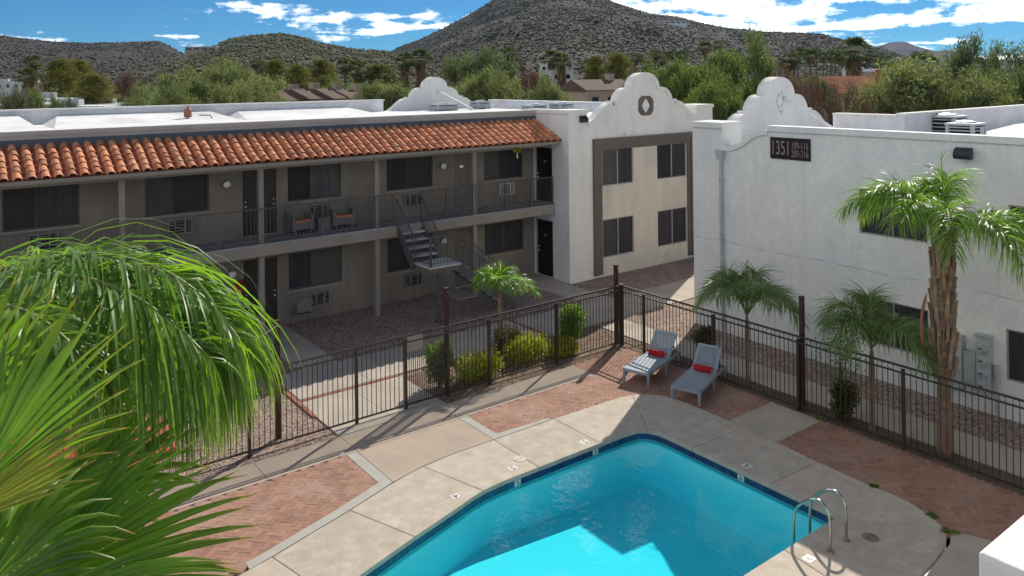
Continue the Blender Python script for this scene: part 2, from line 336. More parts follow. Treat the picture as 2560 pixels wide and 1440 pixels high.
def text_mesh(name, body, size, mat, extrude=0.003, align='CENTER'):
    cu = bpy.data.curves.new(name, 'FONT'); cu.body = body; cu.size = size; cu.extrude = extrude; cu.align_x = align; cu.align_y = 'CENTER'
    o = bpy.data.objects.new('tmp', cu); COL.objects.link(o); bpy.context.view_layer.update()
    me = bpy.data.meshes.new_from_object(o.evaluated_get(bpy.context.evaluated_depsgraph_get()))
    bpy.data.objects.remove(o); bpy.data.curves.remove(cu); me.name = name; me.materials.clear(); me.materials.append(MAT[mat]); return me
def copy_tree(o, parent=None):
    c = o.copy(); COL.objects.link(c); c.parent = parent
    for ch in list(o.children): copy_tree(ch, c)
    return c
def structure(o): o['kind'] = 'structure'; return o
def sheet(name, poly, z, mat, thick=0.1, kind='structure'):
    xs = sum(p[0] for p in poly) / len(poly); ys = sum(p[1] for p in poly) / len(poly)
    o = MB().prism(poly, 'z', z - thick, z).build(name, mat, base=(xs, ys, z)); o['kind'] = kind; return o
def spline(pts, n):
    """Catmull-Rom through 3D points"""
    P = [Vector(p) for p in pts]; P = [P[0] * 2 - P[1]] + P + [P[-1] * 2 - P[-2]]; out = []; segs = len(P) - 3
    for i in range(n):
        t = i / (n - 1) * segs; k = min(int(t), segs - 1); t -= k; a, b, c, d = P[k:k + 4]
        out.append(0.5 * ((2 * b) + (c - a) * t + (2 * a - 5 * b + 4 * c - d) * t * t + (3 * b - a - 3 * c + d) * t ** 3))
    return out
def inpoly(x, y, poly):
    c = False; j = len(poly) - 1
    for i in range(len(poly)):
        xi, yi = poly[i]; xj, yj = poly[j]
        if (yi > y) != (yj > y) and x < (xj - xi) * (y - yi) / (yj - yi) + xi: c = not c
        j = i
    return c
def wall(axis, pos, th, a0, a1, z0, z1, holes):
    """MB of a wall with rectangular openings; axis 'y': runs along x at y=pos..pos+th; axis 'x': runs along y at x=pos..pos+th"""
    A = sorted({a0, a1, *[h[0] for h in holes], *[h[1] for h in holes]}); Z = sorted({z0, z1, *[h[2] for h in holes], *[h[3] for h in holes]})
    mb = MB()
    for k in range(len(Z) - 1):
        run = None
        for i in range(len(A)):
            solid = i < len(A) - 1 and not any(h[0] <= (A[i] + A[i + 1]) / 2 <= h[1] and h[2] <= (Z[k] + Z[k + 1]) / 2 <= h[3] for h in holes)
            if solid and run is None: run = A[i]
            if not solid and run is not None:
                if axis == 'y': mb.box(run, A[i], pos, pos + th, Z[k], Z[k + 1])
                else: mb.box(pos, pos + th, run, A[i], Z[k], Z[k + 1])
                run = None
    return mb
# ------------------------------------------------------------------ the setting: ground, gravel, walks
def ground_ring(hx0, hx1, hy0, hy1, z, big):
    V = []; F = []
    def q(x0, x1, y0, y1):
        b = len(V); V.extend([(x0, y0, z), (x1, y0, z), (x1, y1, z), (x0, y1, z)]); F.append((b, b + 1, b + 2, b + 3))
    q(-big, big, -big, hy0); q(-big, big, hy1, big); q(-big, hx0, hy0, hy1); q(hx1, big, hy0, hy1)
    me = bpy.data.meshes.new('ground'); me.from_pydata(V, [], F); me.materials.append(MAT['desert_ground']); o = bpy.data.objects.new('ground', me); COL.objects.link(o); structure(o)
ground_ring(1.0, 16.5, 5.0, 13.0, -0.14, 12000)
sheet('gravel', [(-8, 15.62), (30, 15.62), (30, 24.2), (-8, 24.2)], -0.03, 'gravel', 0.08)
sheet('gravel', [(16.40, 2), (19.3, 2), (19.3, 15.62), (16.40, 15.62)], -0.03, 'gravel', 0.08)
sheet('planting_bed', [(15.74, 2), (16.46, 2), (16.46, 15.60), (15.74, 15.60)], -0.012, 'soil', 0.09)
sheet('planting_bed', [(9.77, 15.64), (16.35, 15.64), (16.35, 17.72), (9.77, 17.72)], -0.010, 'mulch', 0.09)

def walk(name, rects, mat, z=0.0, th=0.1, gap=0.006):
    """structure made of separate slabs with open joints"""
    x = sum(r[0] for r in rects) / len(rects); y = sum(r[2] for r in rects) / len(rects)
    root = thing(name, (x, y, z), None, None); structure(root)
    for a, b, c, d in rects:
        MB().box(a + gap, b - gap, c + gap, d - gap, z - th, z + random.uniform(-0.001, 0.001)).build('slab', mat, root)
    return root
walk('walkway', [(-4 + i * 1.9, -2.1 + i * 1.9, 18.0, 19.8) for i in range(5)] + [(7.12, 9.0, 18.0, 19.8), (9.0, 10.9, 18.0, 19.8), (10.9, 12.8, 18.0, 19.8), (12.8, 14.66, 18.0, 19.8)] +
     [(14.78, 16.6, 17.8, 19.72), (16.6, 18.95, 17.8, 19.72)] + [(18.95 + i * 2, 20.95 + i * 2, 17.8, 19.6) for i in range(4)], 'concrete')
walk('walkway', [(7.85, 8.95, 19.82, 21.2), (7.85, 8.95, 21.2, 22.6), (7.85, 8.95, 22.6, 24.0)], 'concrete')
walk('walkway', [(17.8, 18.95, 19.74, 21.0), (17.8, 18.95, 21.0, 22.4), (16.2, 19.08, 22.4, 24.0)], 'concrete')
walk('walkway', [(16.47, 17.55, 16.2 - i * 1.35, 17.55 - i * 1.35) for i in range(11)], 'concrete')
walk('walkway', [(14.72, 15.5, 22.75, 23.95)], 'concrete')
walk('walkway', [(7.05, 8.4, 15.63, 17.84), (8.4, 9.75, 15.63, 17.84)], 'concrete')
# red brick edging set into the walks
be = thing('brick_edging', (7.05, 18, 0), None, None); structure(be)
bm_ = MB().box(-0.1, 0.1, -0.05, 0.05, -0.08, 0).mesh('brick', 'brick_red')
for i in range(13): link('brick', bm_, be, (7.17 + i * 0.207, 17.92, 0.003))
for i in range(28): link('brick', bm_, be, (7.035, 16.9 + 0.1 + i * 0.207, 0.003), (0, 0, math.pi / 2))
for i in range(9): link('brick', bm_, be, (14.72, 18.1 + i * 0.207, 0.003), (0, 0, math.pi / 2))

# ------------------------------------------------------------------ pool
POOL = [(2.4, 10.15), (5.29, 11.03), (6.46, 11.40), (7.6, 11.72), (7.95, 11.83), (8.3, 11.90), (8.8, 11.93), (11.9, 11.91), (12.25, 11.86), (12.40, 11.74), (12.48, 11.55), (12.5, 11.3), (12.5, 7.43), (2.4, 7.43)]
WZ = -0.165
pool = thing('swimming_pool', (7.5, 9.5, 0), 'turquoise swimming pool with dark blue waterline tiles', 'pool')
def fl(x): return -(0.66 + 0.050 * max(0, x - 3.5))
mb = MB(); n = len(POOL)
def off(poly, d):
    out = []; n = len(poly)
    for i in range(n):
        p, a, b = Vector(poly[i]), Vector(poly[i - 1]), Vector(poly[(i + 1) % n])
        e1 = (p - a).normalized(); e2 = (b - p).normalized(); n1 = Vector((e1.y, -e1.x)); n2 = Vector((e2.y, -e2.x)); nn = (n1 + n2).normalized()
        out.append(tuple(p + nn * d / max(0.5, nn.dot(n1))))
    return out
wallp = off(POOL, -0.03); inn = off(POOL, 0.16)
mid = [(x, y, WZ - 0.10) for x, y in wallp]
bot = [(x, y, fl(x)) for x, y in inn]; top = [(x, y, -0.06) for x, y in wallp]
mb.add(top + mid + bot, [(i, (i + 1) % n, n + (i + 1) % n, n + i) for i in range(n)] + [(n + i, n + (i + 1) % n, 2 * n + (i + 1) % n, 2 * n + i) for i in range(n)] + [tuple(2 * n + i for i in range(n))])
mb.build('basin', 'pool_plaster', pool)
tl = MB().box(-0.073, 0.073, -0.006, 0.006, -0.165, 0).mesh('waterline_tile', 'pool_tile')
wt = MB().box(-0.073, 0.073, -0.006, 0.006, -0.165, 0).mesh('depth_tile', 'tile_white')
marks = {'4': (7.80, 11.77), '5': (8.98, 11.95), '5 ': (11.10, 11.95), '6': (12.51, 9.36)}
def num_on(parent, txt, c, rot, size=0.12):
    me = text_mesh('number', txt.strip(), size, 'ink', 0.001); link('number', me, parent, c, rot)
for i in range(n - 1):
    a, b = Vector(wallp[i]), Vector(wallp[i + 1]); L = (b - a).length; k = max(1, round(L / 0.152)); ang = math.atan2(b.y - a.y, b.x - a.x)
    nn = Vector((b.y - a.y, -(b.x - a.x))).normalized()
    for j in range(k):
        c = a + (b - a) * (j + 0.5) / k + nn * 0.008
        hit = next((t for t, q in marks.items() if (Vector(q) - c).length < 0.078), None)
        o = link('depth_tile' if hit else 'waterline_tile', wt if hit else tl, pool, (c.x, c.y, -0.085), (0, 0, ang), (L / k / 0.1515, 1, 0.66))
        if hit:
            del marks[hit]
            ORG[o.name] = Vector((c.x, c.y, -0.085)); me = text_mesh('number', hit.strip(), 0.15, 'ink', 0.001)
            t = bpy.data.objects.new('number', me); COL.objects.link(t); t.parent = o; t.location = (0, -0.0085, -0.08); t.rotation_euler = (math.pi / 2, 0, 0)
g = MB(); g.add([(x, y, -0.07) for x, y in wallp] + [(x, y, -0.27) for x, y in wallp], [(i, (i + 1) % n, n + (i + 1) % n, n + i) for i in range(n)])
g.v = [(x + (7.5 - x) * 0.0004, y + (9.6 - y) * 0.0004, z) for x, y, z in g.v]; g.build('tile_grout', 'grout_pale', pool)
MB().lathe([(0.11, 0), (0.11, 0.012), (0.09, 0.02)], (10.9, 8.55, fl(10.9)), 16).build('floor_drain', 'tile_white', pool)
# water: clear tinted body with a mirror-like, slightly rippled skin
wm = bpy.data.materials.new('pool_water'); wm.use_nodes = True; t = wm.node_tree; t.nodes.clear(); MAT['pool_water'] = wm
out = N(t, 'ShaderNodeOutputMaterial'); tr = N(t, 'ShaderNodeBsdfTransparent'); gl = N(t, 'ShaderNodeBsdfGlossy'); gl.inputs['Roughness'].default_value = 0.02
fr = N(t, 'ShaderNodeFresnel'); fr.inputs[0].default_value = 1.33; mx = N(t, 'ShaderNodeMixShader')
geo = N(t, 'ShaderNodeNewGeometry'); wn = N(t, 'ShaderNodeTexNoise'); wn.inputs['Scale'].default_value = 1.6; wn.inputs['Detail'].default_value = 3
t.links.new(geo.outputs['Position'], wn.inputs['Vector']); wb = N(t, 'ShaderNodeBump'); wb.inputs['Strength'].default_value = 0.07; wb.inputs['Distance'].default_value = 0.1
t.links.new(wn.outputs[0], wb.inputs['Height']); t.links.new(wb.outputs[0], gl.inputs['Normal']); t.links.new(wb.outputs[0], fr.inputs['Normal'])
tr.inputs[0].default_value = (0.60, 0.98, 1.0, 1)
ss = mx; t.links.new(math_(t, 'MULTIPLY', fr.outputs[0], math_(t, 'SUBTRACT', 1.0, geo.outputs['Backfacing'])), mx.inputs[0]); t.links.new(tr.outputs[0], mx.inputs[1]); t.links.new(gl.outputs[0], mx.inputs[2]); t.links.new(mx.outputs[0], out.inputs[0])
ab = N(t, 'ShaderNodeVolumeAbsorption'); ab.inputs['Color'].default_value = (0.04, 0.835, 0.915, 1); ab.inputs['Density'].default_value = 0.58; t.links.new(ab.outputs[0], out.inputs['Volume'])
wv = MB(); wp = off(POOL, -0.02)
wb_ = [(x, y, fl(x) - 0.05) for x, y in off(POOL, -0.02)]
wv.add([(x, y, WZ) for x, y in wp] + wb_, [tuple(range(n)), tuple(range(2 * n - 1, n - 1, -1))] + [(i, (i + 1) % n, n + (i + 1) % n, n + i) for i in range(n)])
structure(wv.build('water', 'pool_water', base=(7.5, 9.5, WZ)))

# ------------------------------------------------------------------ pool deck slabs
deck = thing('pool_deck', (12, 12, 0), None, None); structure(deck)
SL = [
 [(1.0, 11.5), (4.385, 12.33), (4.72, 10.86), (2.4, 10.15), (1.0, 9.7)],
 [(4.385, 12.33), (5.96, 12.81), (6.46, 11.40), (5.29, 11.03), (4.72, 10.86)],
 [(5.96, 12.81), (6.94, 13.16), (7.4, 13.29), (7.78, 13.37), (8.19, 11.88), (7.95, 11.83), (7.6, 11.72), (6.46, 11.40)],
 [(7.78, 13.37), (8.4, 13.43), (9.53, 13.43), (9.54, 11.925), (8.8, 11.93), (8.3, 11.90), (8.19, 11.88)],
 [(9.53, 13.43), (11.17, 13.42), (11.18, 11.915), (9.54, 11.925)],
 [(11.17, 13.42), (12.3, 13.39), (13.2, 13.34), (13.49, 13.25), (12.40, 11.74), (12.25, 11.86), (11.9, 11.91), (11.18, 11.915)],
 [(13.49, 13.25), (13.70, 13.14), (13.88, 12.98), (14.02, 12.78), (14.11, 12.55), (14.16, 12.2), (14.15, 11.0), (14.06, 10.55), (12.5, 10.6), (12.5, 11.3), (12.48, 11.55), (12.40, 11.74)],
 [(14.06, 10.55), (14.08, 9.7), (13.98, 8.7), (12.5, 8.78), (12.5, 10.6)],
 [(13.98, 8.7), (13.92, 7.7), (13.95, 7.2), (13.90, 6.8), (13.78, 6.45), (13.57, 6.14), (12.5, 7.43), (12.5, 8.78)],
 [(13.57, 6.14), (13.33, 5.99), (13.0, 5.88), (12.6, 5.82), (12.0, 5.78), (10.75, 5.78), (10.95, 7.43), (12.5, 7.43)],
 [(10.75, 5.78), (8.0, 5.78), (8.0, 7.43), (10.95, 7.43)], [(8.0, 5.78), (1.0, 5.78), (1.0, 9.7), (2.4, 9.9), (2.4, 7.43), (8.0, 7.43)],
]
for poly in SL:  # separate slabs with open joints
    c = Vector((sum(p[0] for p in poly) / len(poly), sum(p[1] for p in poly) / len(poly)))
    pp = []
    for p in poly:
        dv = c - Vector(p); pp.append(tuple(Vector(p) + dv.normalized() * 0.007))
    o = MB().prism(pp, 'z', -0.07, 0.012).build('slab', 'deck_concrete', deck)
    bv = o.modifiers.new('edge', 'BEVEL'); bv.width = 0.012; bv.segments = 2; bv.limit_method = 'ANGLE'; bv.angle_limit = R(60)
sheet('concrete_panel', [(7.04, 13.21), (7.78, 13.39), (8.4, 13.445), (9.53, 13.445), (9.53, 14.745), (7.04, 14.745)], 0.008, 'deck_tan')
sheet('concrete_panel', [(14.09, 10.945), (14.10, 9.69), (15.72, 9.69), (15.72, 10.945)], 0.008, 'concrete')
sheet('concrete_panel', [(1, 3.0), (15.7, 3.0), (15.7, 5.38), (13.85, 5.38), (13.6, 6.04), (13.2, 5.88), (12.0, 5.72), (1, 5.72)], 0.006, 'concrete')
sheet('grout_band', [(4.0, 12.24), (4.385, 12.345), (5.96, 12.825), (6.94, 13.175), (7.025, 13.21), (7.025, 14.745), (6.80, 14.745), (6.80, 13.36), (5.85, 13.0), (4.3, 12.52), (4.0, 12.44)], 0.009, 'grout_strip')
sheet('grout_band', [(9.545, 13.445), (11.1, 13.435), (11.1, 13.53), (9.74, 13.62), (9.74, 14.745), (9.545, 14.745)], 0.009, 'grout_strip')
walk('fence_walk', [(1.0, 3.4, 14.76, 15.6), (3.4, 5.2, 14.76, 15.6), (5.2, 7.05, 14.76, 15.6), (7.05, 9.54, 14.76, 15.6), (9.54, 11.6, 14.76, 15.6), (11.6, 13.66, 14.76, 15.6)], 'deck_tan', 0.006)

def paving(name, poly, z, seed):
    """45 degree herringbone; the bricks nearest the lens stay single objects, the rest is one part"""
    rnd = random.Random(seed); cx = sum(p[0] for p in poly) / len(poly); cy = sum(p[1] for p in poly) / len(poly)
    root = thing(name, (cx, cy, z), None, None); structure(root)
    MB().prism(poly, 'z', z - 0.10, z - 0.012).build('joint_sand', 'soil', root)
    a, b = 0.2, 0.1; me = MB().box(-a / 2 + .002, a / 2 - .002, -b / 2 + .002, b / 2 - .002, -0.06, 0).mesh('brick', 'paver')
    c45 = math.cos(math.pi / 4); cells = []
    x0, x1 = min(p[0] for p in poly), max(p[0] for p in poly); y0, y1 = min(p[1] for p in poly), max(p[1] for p in poly)
    Rr = int(max(x1 - x0, y1 - y0) / b) + 6
    for i in range(-Rr, Rr):
        for j in range(-Rr, Rr):
            m4 = (i - j) % 4
            if m4 == 0: px, py, h = (i + 1) * b, (j + 0.5) * b, 0
            elif m4 == 2: px, py, h = (i + 0.5) * b, (j + 0.0) * b, 1
            else: continue
            wx, wy = cx + (px - py) * c45, cy + (px + py) * c45
            if inpoly(wx, wy, poly): cells.append((wx, wy, math.pi / 4 + (math.pi / 2 if h else 0)))
    def vis(c):
        q = Vector((c[0], c[1], 0)) - CAMP; f_ = q.dot(_f); u = 1280 + FPX * q.dot(_r2) / f_; v = 197.7 + FPX * q.dot(_d2) / f_
        return (0 if (480 < u < 2600 and v < 1460) else 100) + f_
    cells.sort(key=vis)
    for wx, wy, an in cells[:290]:
        link('brick', me, root, (wx, wy, z + rnd.uniform(-0.003, 0.003)), (rnd.gauss(0, 0.008), rnd.gauss(0, 0.008), an + rnd.gauss(0, 0.01)))
    mb = MB()
    for wx, wy, an in cells[290:]:
        ax = Vector((math.cos(an), math.sin(an), rnd.gauss(0, 0.006))).normalized(); ay = Vector((-math.sin(an), math.cos(an), 0)); az = ax.cross(ay)
        mb.obox((wx, wy, z - 0.03 + rnd.uniform(-0.003, 0.003)), ax, ay, az, a / 2 - .002, b / 2 - .002, 0.03)
    if mb.v: tag(mb.build('bricks', 'paver', root), kind='stuff')
paving('brick_paving', [(2.6, 11.95), (4.0, 12.34), (4.3, 12.42), (5.9, 12.92), (6.84, 13.3), (6.84, 14.78), (2.6, 14.78)], 0.002, 1)
paving('brick_paving', [(9.70, 13.58), (11.1, 13.40), (13.2, 13.32), (13.5, 13.22), (13.88, 12.96), (14.1, 12.55), (14.15, 12.2), (14.13, 10.9), (15.74, 10.9), (15.74, 15.62), (13.62, 15.62), (13.62, 14.8), (9.70, 14.8)], 0.002, 2)
paving('brick_paving', [(14.06, 9.72), (13.95, 8.7), (13.89, 7.7), (13.92, 7.1), (13.85, 6.68), (13.69, 6.3), (13.5, 6.05), (13.8, 5.34), (15.76, 5.34), (15.76, 9.72)], 0.002, 3)

def deck_mark(txt, x, y, rot):
    t = thing('depth_marker', (x, y, 0.012), f'white depth tile numbered {txt[0]} in the deck' + txt[1], 'depth marker')
    MB().box(x - 0.085, x + 0.085, y - 0.075, y + 0.075, 0.008, 0.016).build('tile', 'tile_white', t)
    num_on(t, txt[0], (x, y, 0.0175), (0, 0, rot), 0.17)
deck_mark(('4', ' beside the angled edge'), 7.68, 12.04, math.pi)
deck_mark(('5', ' beside the round skimmer lid'), 9.12, 12.22, math.pi)
deck_mark(('5', ' where the building shadow crosses the deck'), 10.96, 12.17, math.pi)
deck_mark(('6', ' halfway along the right edge'), 12.75, 9.46, math.pi / 2)
deck_mark(('6', ' at the foot of the ladder'), 11.05, 7.05, 0)
def lid(x, y, r, mat, label):
    t = thing('skimmer_lid', (x, y, 0.012), label, 'lid')
    MB().lathe([(r, 0), (r, 0.008), (r * 0.93, 0.014)], (x, y, 0.008), 28).build('plate', mat, t)
    for s in (-1, 1): MB().lathe([(0.014, 0), (0.014, 0.004)], (x + s * r * 0.4, y, 0.0215), 8).build('finger_hole', 'ink', t)
lid(9.44, 12.42, 0.125, 'lid_cream', 'round cream skimmer lid on the sunny pool deck')
lid(12.35, 6.75, 0.13, 'lid_tan', 'round tan lid in the shaded deck behind the ladder')
# ladder
ld = thing('pool_ladder', (11.7, 6.94, 0.012), 'pair of curved stainless ladder handrails at the pool edge', 'pool ladder')
for x, nm in ((11.476, 0), (11.947, 1)):
    pts = spline([(x, 6.94, 0.0), (x, 6.94, 0.42), (x, 6.97, 0.62), (x, 7.10, 0.74), (x, 7.28, 0.70), (x, 7.52, 0.48), (x, 7.58, 0.30), (x, 7.60, 0.0), (x, 7.60, -0.85)], 46)
    MB().tube(pts, 0.0245, 12).build('rail', 'steel', ld, smooth=True)
    MB().lathe([(0.06, 0), (0.055, 0.022), (0.03, 0.03)], (x, 6.94, 0.012), 16).build('flange', 'steel', ld)
for z in (-0.35, -0.62): MB().box(11.45, 11.97, 7.56, 7.64, z - 0.012, z + 0.012).build('step', 'steel', ld)
# ------------------------------------------------------------------ apartment building with the tiled balcony front
LB = thing('apartment_building', (10, 24, 0), 'two-storey taupe apartment block with red clay tile awning, balcony and white curved gable', 'building')
WY = 24.0
def window(root, axis, pos, a0, a1, z0, z1, frame='window_frame', split=0.5, depth=0.10, screen='window_screen', out=-1, bar=0.022):
    """framed opening: frame (part) with two screen panes (sub-parts); axis 'y': faces -y, 'x': faces -x"""
    def bx(mb, a, b, c, d, e, f):   # along, depth(from face inward), z
        if axis == 'y': mb.box(a, b, pos + c, pos + d, e, f)
        else: mb.box(pos + c, pos + d, a, b, e, f)
    e = 0.002; a0 += e; a1 -= e; z0 += e; z1 -= e
    f = MB(); t = 0.035
    bx(f, a0, a1, depth - 0.05, depth, z0, z0 + t); bx(f, a0, a1, depth - 0.05, depth, z1 - t, z1)
    bx(f, a0, a0 + t, depth - 0.05, depth, z0 + t, z1 - t); bx(f, a1 - t, a1, depth - 0.05, depth, z0 + t, z1 - t)
    am = a0 + (a1 - a0) * split
    if split > 0: bx(f, am - bar / 2, am + bar / 2, depth - 0.055, depth - 0.004, z0 + t, z1 - t)
    fo = f.build('window', frame, root)
    for p, q in (((a0 + t, am - bar / 2), (am + bar / 2, a1 - t)) if split > 0 else ((a0 + t, a1 - t),)) if split > 0 else ([(a0 + t, a1 - t)]):
        g = MB(); bx(g, p, q, depth - 0.02, depth - 0.008, z0 + t, z1 - t); g.build('pane', 'window_blind' if random.random() < 0.35 else screen, fo)
    return fo
def door(root, axis, pos, a0, a1, z0, z1, mat, depth=0.09, knob=1, frame='trim_taupe', plate=False):
    def bx(mb, a, b, c, d, e, f):
        if axis == 'y': mb.box(a, b, pos + c, pos + d, e, f)
        else: mb.box(pos + c, pos + d, a, b, e, f)
    e = 0.002; d = MB(); bx(d, a0 + 0.04, a1 - 0.04, depth - 0.03, depth + 0.01, z0 + 0.02, z1 - 0.04); do = d.build('door', mat, root)
    f = MB(); bx(f, a0 + e, a0 + 0.04, 0.02, depth + 0.02, z0, z1 - e); bx(f, a1 - 0.04, a1 - e, 0.02, depth + 0.02, z0, z1 - e); bx(f, a0 + 0.04, a1 - 0.04, 0.02, depth + 0.02, z1 - 0.04, z1 - e)
    f.build('frame', frame, do)
    s = MB(); bx(s, a0 + e, a1 - e, 0.03, depth + 0.02, z0 - 0.01, z0 + 0.018); s.build('threshold', 'metal_light', do)
    ka = a1 - 0.13 if knob > 0 else a0 + 0.13
    for zk, r in ((z0 + 0.93, 0.032), (z0 + 1.08, 0.026)):
        c = (ka, pos + depth - 0.03, zk) if axis == 'y' else (pos + depth - 0.03, ka, zk); ax = (0, -1, 0) if axis == 'y' else (-1, 0, 0)
        MB().lathe([(r * 1.2, 0), (r * 1.2, 0.01), (r * 0.5, 0.015), (r * 0.5, 0.04), (r, 0.05), (r * 0.9, 0.07), (r * 0.4, 0.078)], c, 12, Vector(ax)).build('handle', 'metal_light', do, smooth=True)
    if plate:
        am = (a0 + a1) / 2; p = MB(); bx(p, am - 0.07, am + 0.07, depth - 0.036, depth - 0.029, z0 + 1.52, z0 + 1.60); p.build('number_plate', 'metal_light', do)
    return do
def ac_grille(root, x0, z0, pos=WY, mat='ac_grey'):
    x1, z1 = x0 + 0.68, z0 + 0.44; f = MB()
    f.box(x0, x1, pos - 0.13, pos - 0.01, z0, z0 + 0.035).box(x0, x1, pos - 0.13, pos - 0.01, z1 - 0.035, z1).box(x0, x0 + 0.035, pos - 0.13, pos - 0.01, z0 + 0.035, z1 - 0.035).box(x1 - 0.035, x1, pos - 0.13, pos - 0.01, z0 + 0.035, z1 - 0.035)
    f.box(x0 + 0.19, x0 + 0.225, pos - 0.135, pos - 0.04, z0 + 0.035, z1 - 0.035).box(x0 + 0.47, x0 + 0.50, pos - 0.135, pos - 0.04, z0 + 0.035, z1 - 0.035)
    o = f.build('air_conditioner', mat, root)
    MB().box(x0 + 0.036, x1 - 0.036, pos - 0.035, pos - 0.003, z0 + 0.036, z1 - 0.036).build('backing', 'ac_dark', o)
    sl_ = MB().box(-0.30, 0.30, -0.008, 0.008, -0.012, 0.012).mesh('slat', mat)
    for k in range(4): link('slat', sl_, o, (x0 + 0.34, pos - 0.075, z0 + 0.095 + k * 0.083), (0.5, 0, 0))
def wall_lamp(root, x, z, pos=WY):
    o = MB().lathe([(0.085, 0), (0.085, 0.025), (0.06, 0.035), (0.06, 0.06)], (x, pos, z + 0.02), 16, Vector((0, -1, 0))).build('wall_lamp', 'lamp_black', root)
    MB().lathe([(0.06, 0), (0.10, 0.03), (0.115, 0.075), (0.095, 0.125), (0.04, 0.15)], (x, pos - 0.061, z), 16, Vector((0, -1, -0.15))).build('globe', 'lamp_globe', o, smooth=True)

# front wall of the balcony range
wins = [(-2.15, -0.40), (1.60, 3.36), (5.0, 6.77), (9.17, 10.98), (12.66, 14.50), (16.73, 18.57)]
holes = []
for a, b in wins: holes += [(a, b, 3.80, 4.93), (a, b, 1.0, 2.16)]
doors = [(7.72, 8.24, 'door_brown', -1), (8.30, 8.86, 'door_brown', 1), (0.2, 1.05, 'door_brown', 1), (15.36, 16.17, 'door_taupe', -1)]
for a, b, *_ in doors: holes += [(a, b, 2.85, 4.99), (a, b, 0.0, 2.18)]
wall('y', WY, 0.25, -6, 19.1, -0.1, 5.6, holes).build('wall', 'stucco_taupe', LB)
for a, b in wins:
    for z0, z1 in ((3.80, 4.93), (1.0, 2.16)):
        window(LB, 'y', WY, a, b, z0, z1, split=0.42, frame='frame_dark')
        MB().box(a - 0.05, b + 0.05, WY - 0.035, WY - 0.001, z0 - 0.06, z0 - 0.004).build('window_sill', 'trim_taupe', LB)
for a, b, mt, k in doors:
    for z0, z1 in ((2.85, 4.99), (0.0, 2.18)): door(LB, 'y', WY, a, b, z0, z1, mt, knob=k, plate=(mt == 'door_taupe'))
for x, z in ((2.16, 3.24), (5.57, 3.22), (9.80, 3.20), (13.30, 3.20), (9.83, 0.37), (13.29, 0.41), (5.57, 0.40), (2.16, 0.40)): ac_grille(LB, x, z)
ac_grille(LB, 17.38, 3.20, mat='ac_white')
for x, z in ((7.25, 4.55), (14.87, 4.52), (7.38, 1.83), (14.87, 1.83)): wall_lamp(LB, x, z)
# balcony slab, posts, railing
MB().box(-6, 19.09, 22.70, 23.995, 2.80, 2.845).build('balcony_floor', 'balcony_slab', LB)
MB().box(-6, 19.07, 22.71, 22.86, 2.49, 2.798).box(-6, 19.07, 22.862, 23.99, 2.56, 2.60).build('balcony_beam', 'trim_taupe', LB)
for x in (0.44, 4.20, 7.94, 11.72, 15.55):
    MB().box(x - 0.075, x + 0.075, 22.88, 23.03, -0.06, 2.555).box(x - 0.075, x + 0.075, 22.88, 23.03, 2.847, 5.02).build('post', 'trim_taupe', LB)
rl = MB().box(-6, 12.28, 22.775, 22.81, 3.85, 3.885).box(13.30, 19.06, 22.775, 22.81, 3.85, 3.885).box(-6, 12.28, 22.78, 22.805, 2.93, 2.955).box(13.30, 19.06, 22.78, 22.805, 2.93, 2.955)
rl = rl.build('railing', 'rail_grey', LB)
bal = MB().box(-0.007, 0.007, -0.007, 0.007, 0, 0.894).mesh('baluster', 'rail_grey')
x = 0.0
while x < 19.05:
    if not 12.3 < x < 13.3: link('baluster', bal, rl, (x, 22.7925, 2.956))
    x += 0.115
rp = MB().box(-0.02, 0.02, -0.02, 0.02, 0, 1.005).mesh('rail_post', 'rail_grey')
for x in (2.3, 6.0, 9.8, 12.27, 13.31, 14.3, 16.8, 18.0, 19.04): link('rail_post', rp, rl, (x, 22.7925, 2.846))
# eave beam and pent roof
MB().box(-6, 19.07, 22.86, 23.05, 5.022, 5.20).box(-6, 19.07, 23.052, 23.99, 5.16, 5.195).build('eave_beam', 'trim_taupe', LB)
MB().prism([(22.36, 5.205), (23.86, 5.205), (23.86, 5.965), (22.36, 5.245)], 'x', -6, 19.08).build('pent_roof', 'tile_under', LB)
MB().box(-6, 19.09, 22.34, 22.358, 5.15, 5.25).build('fascia', 'trim_taupe', LB)
SLN = math.atan2(5.98 - 5.25, 23.86 - 22.30); SLL = 1.72
def barrel(r0, r1, L, th=0.012, n=9):
    """half-round clay cover tile, wide end at y=0 (downhill), narrow end uphill"""
    mb = MB(); P = []
    for y, r in ((0, r0), (L, r1)):
        for rr in (r, r - th):
            for k in range(n):
                a = math.pi * k / (n - 1); P.append((math.cos(a) * rr, y, math.sin(a) * rr * 0.95))
    F = []
    for k in range(n - 1):
        F += [(k, k + 1, 2 * n + k + 1, 2 * n + k), (n + k + 1, n + k, 3 * n + k, 3 * n + k + 1), (k + 1, k, n + k, n + k + 1), (2 * n + k, 2 * n + k + 1, 3 * n + k + 1, 3 * n + k)]
    F += [(0, 2 * n, 3 * n, n), (n - 1, 2 * n - 1, 4 * n - 1, 3 * n - 1)]
    return mb.add(P, F)
tm = barrel(0.102, 0.085, 0.40).mesh('roof_tile', 'tile_clay', smooth=False)
cells = []
nc = 6; step = SLL / nc
for c in range(84):
    x = 18.98 - c * 0.291
    if x < -5.5: break
    for k in range(nc):
        s = k * step - 0.03 + random.gauss(0, 0.010) - (0.05 if random.random() < 0.02 else 0); cells.append((x + random.gauss(0, 0.006), 22.30 + s * math.cos(SLN), 5.268 + s * math.sin(SLN) + 0.022, SLN - 0.055 + random.gauss(0, 0.016), random.gauss(0, 0.028), k))
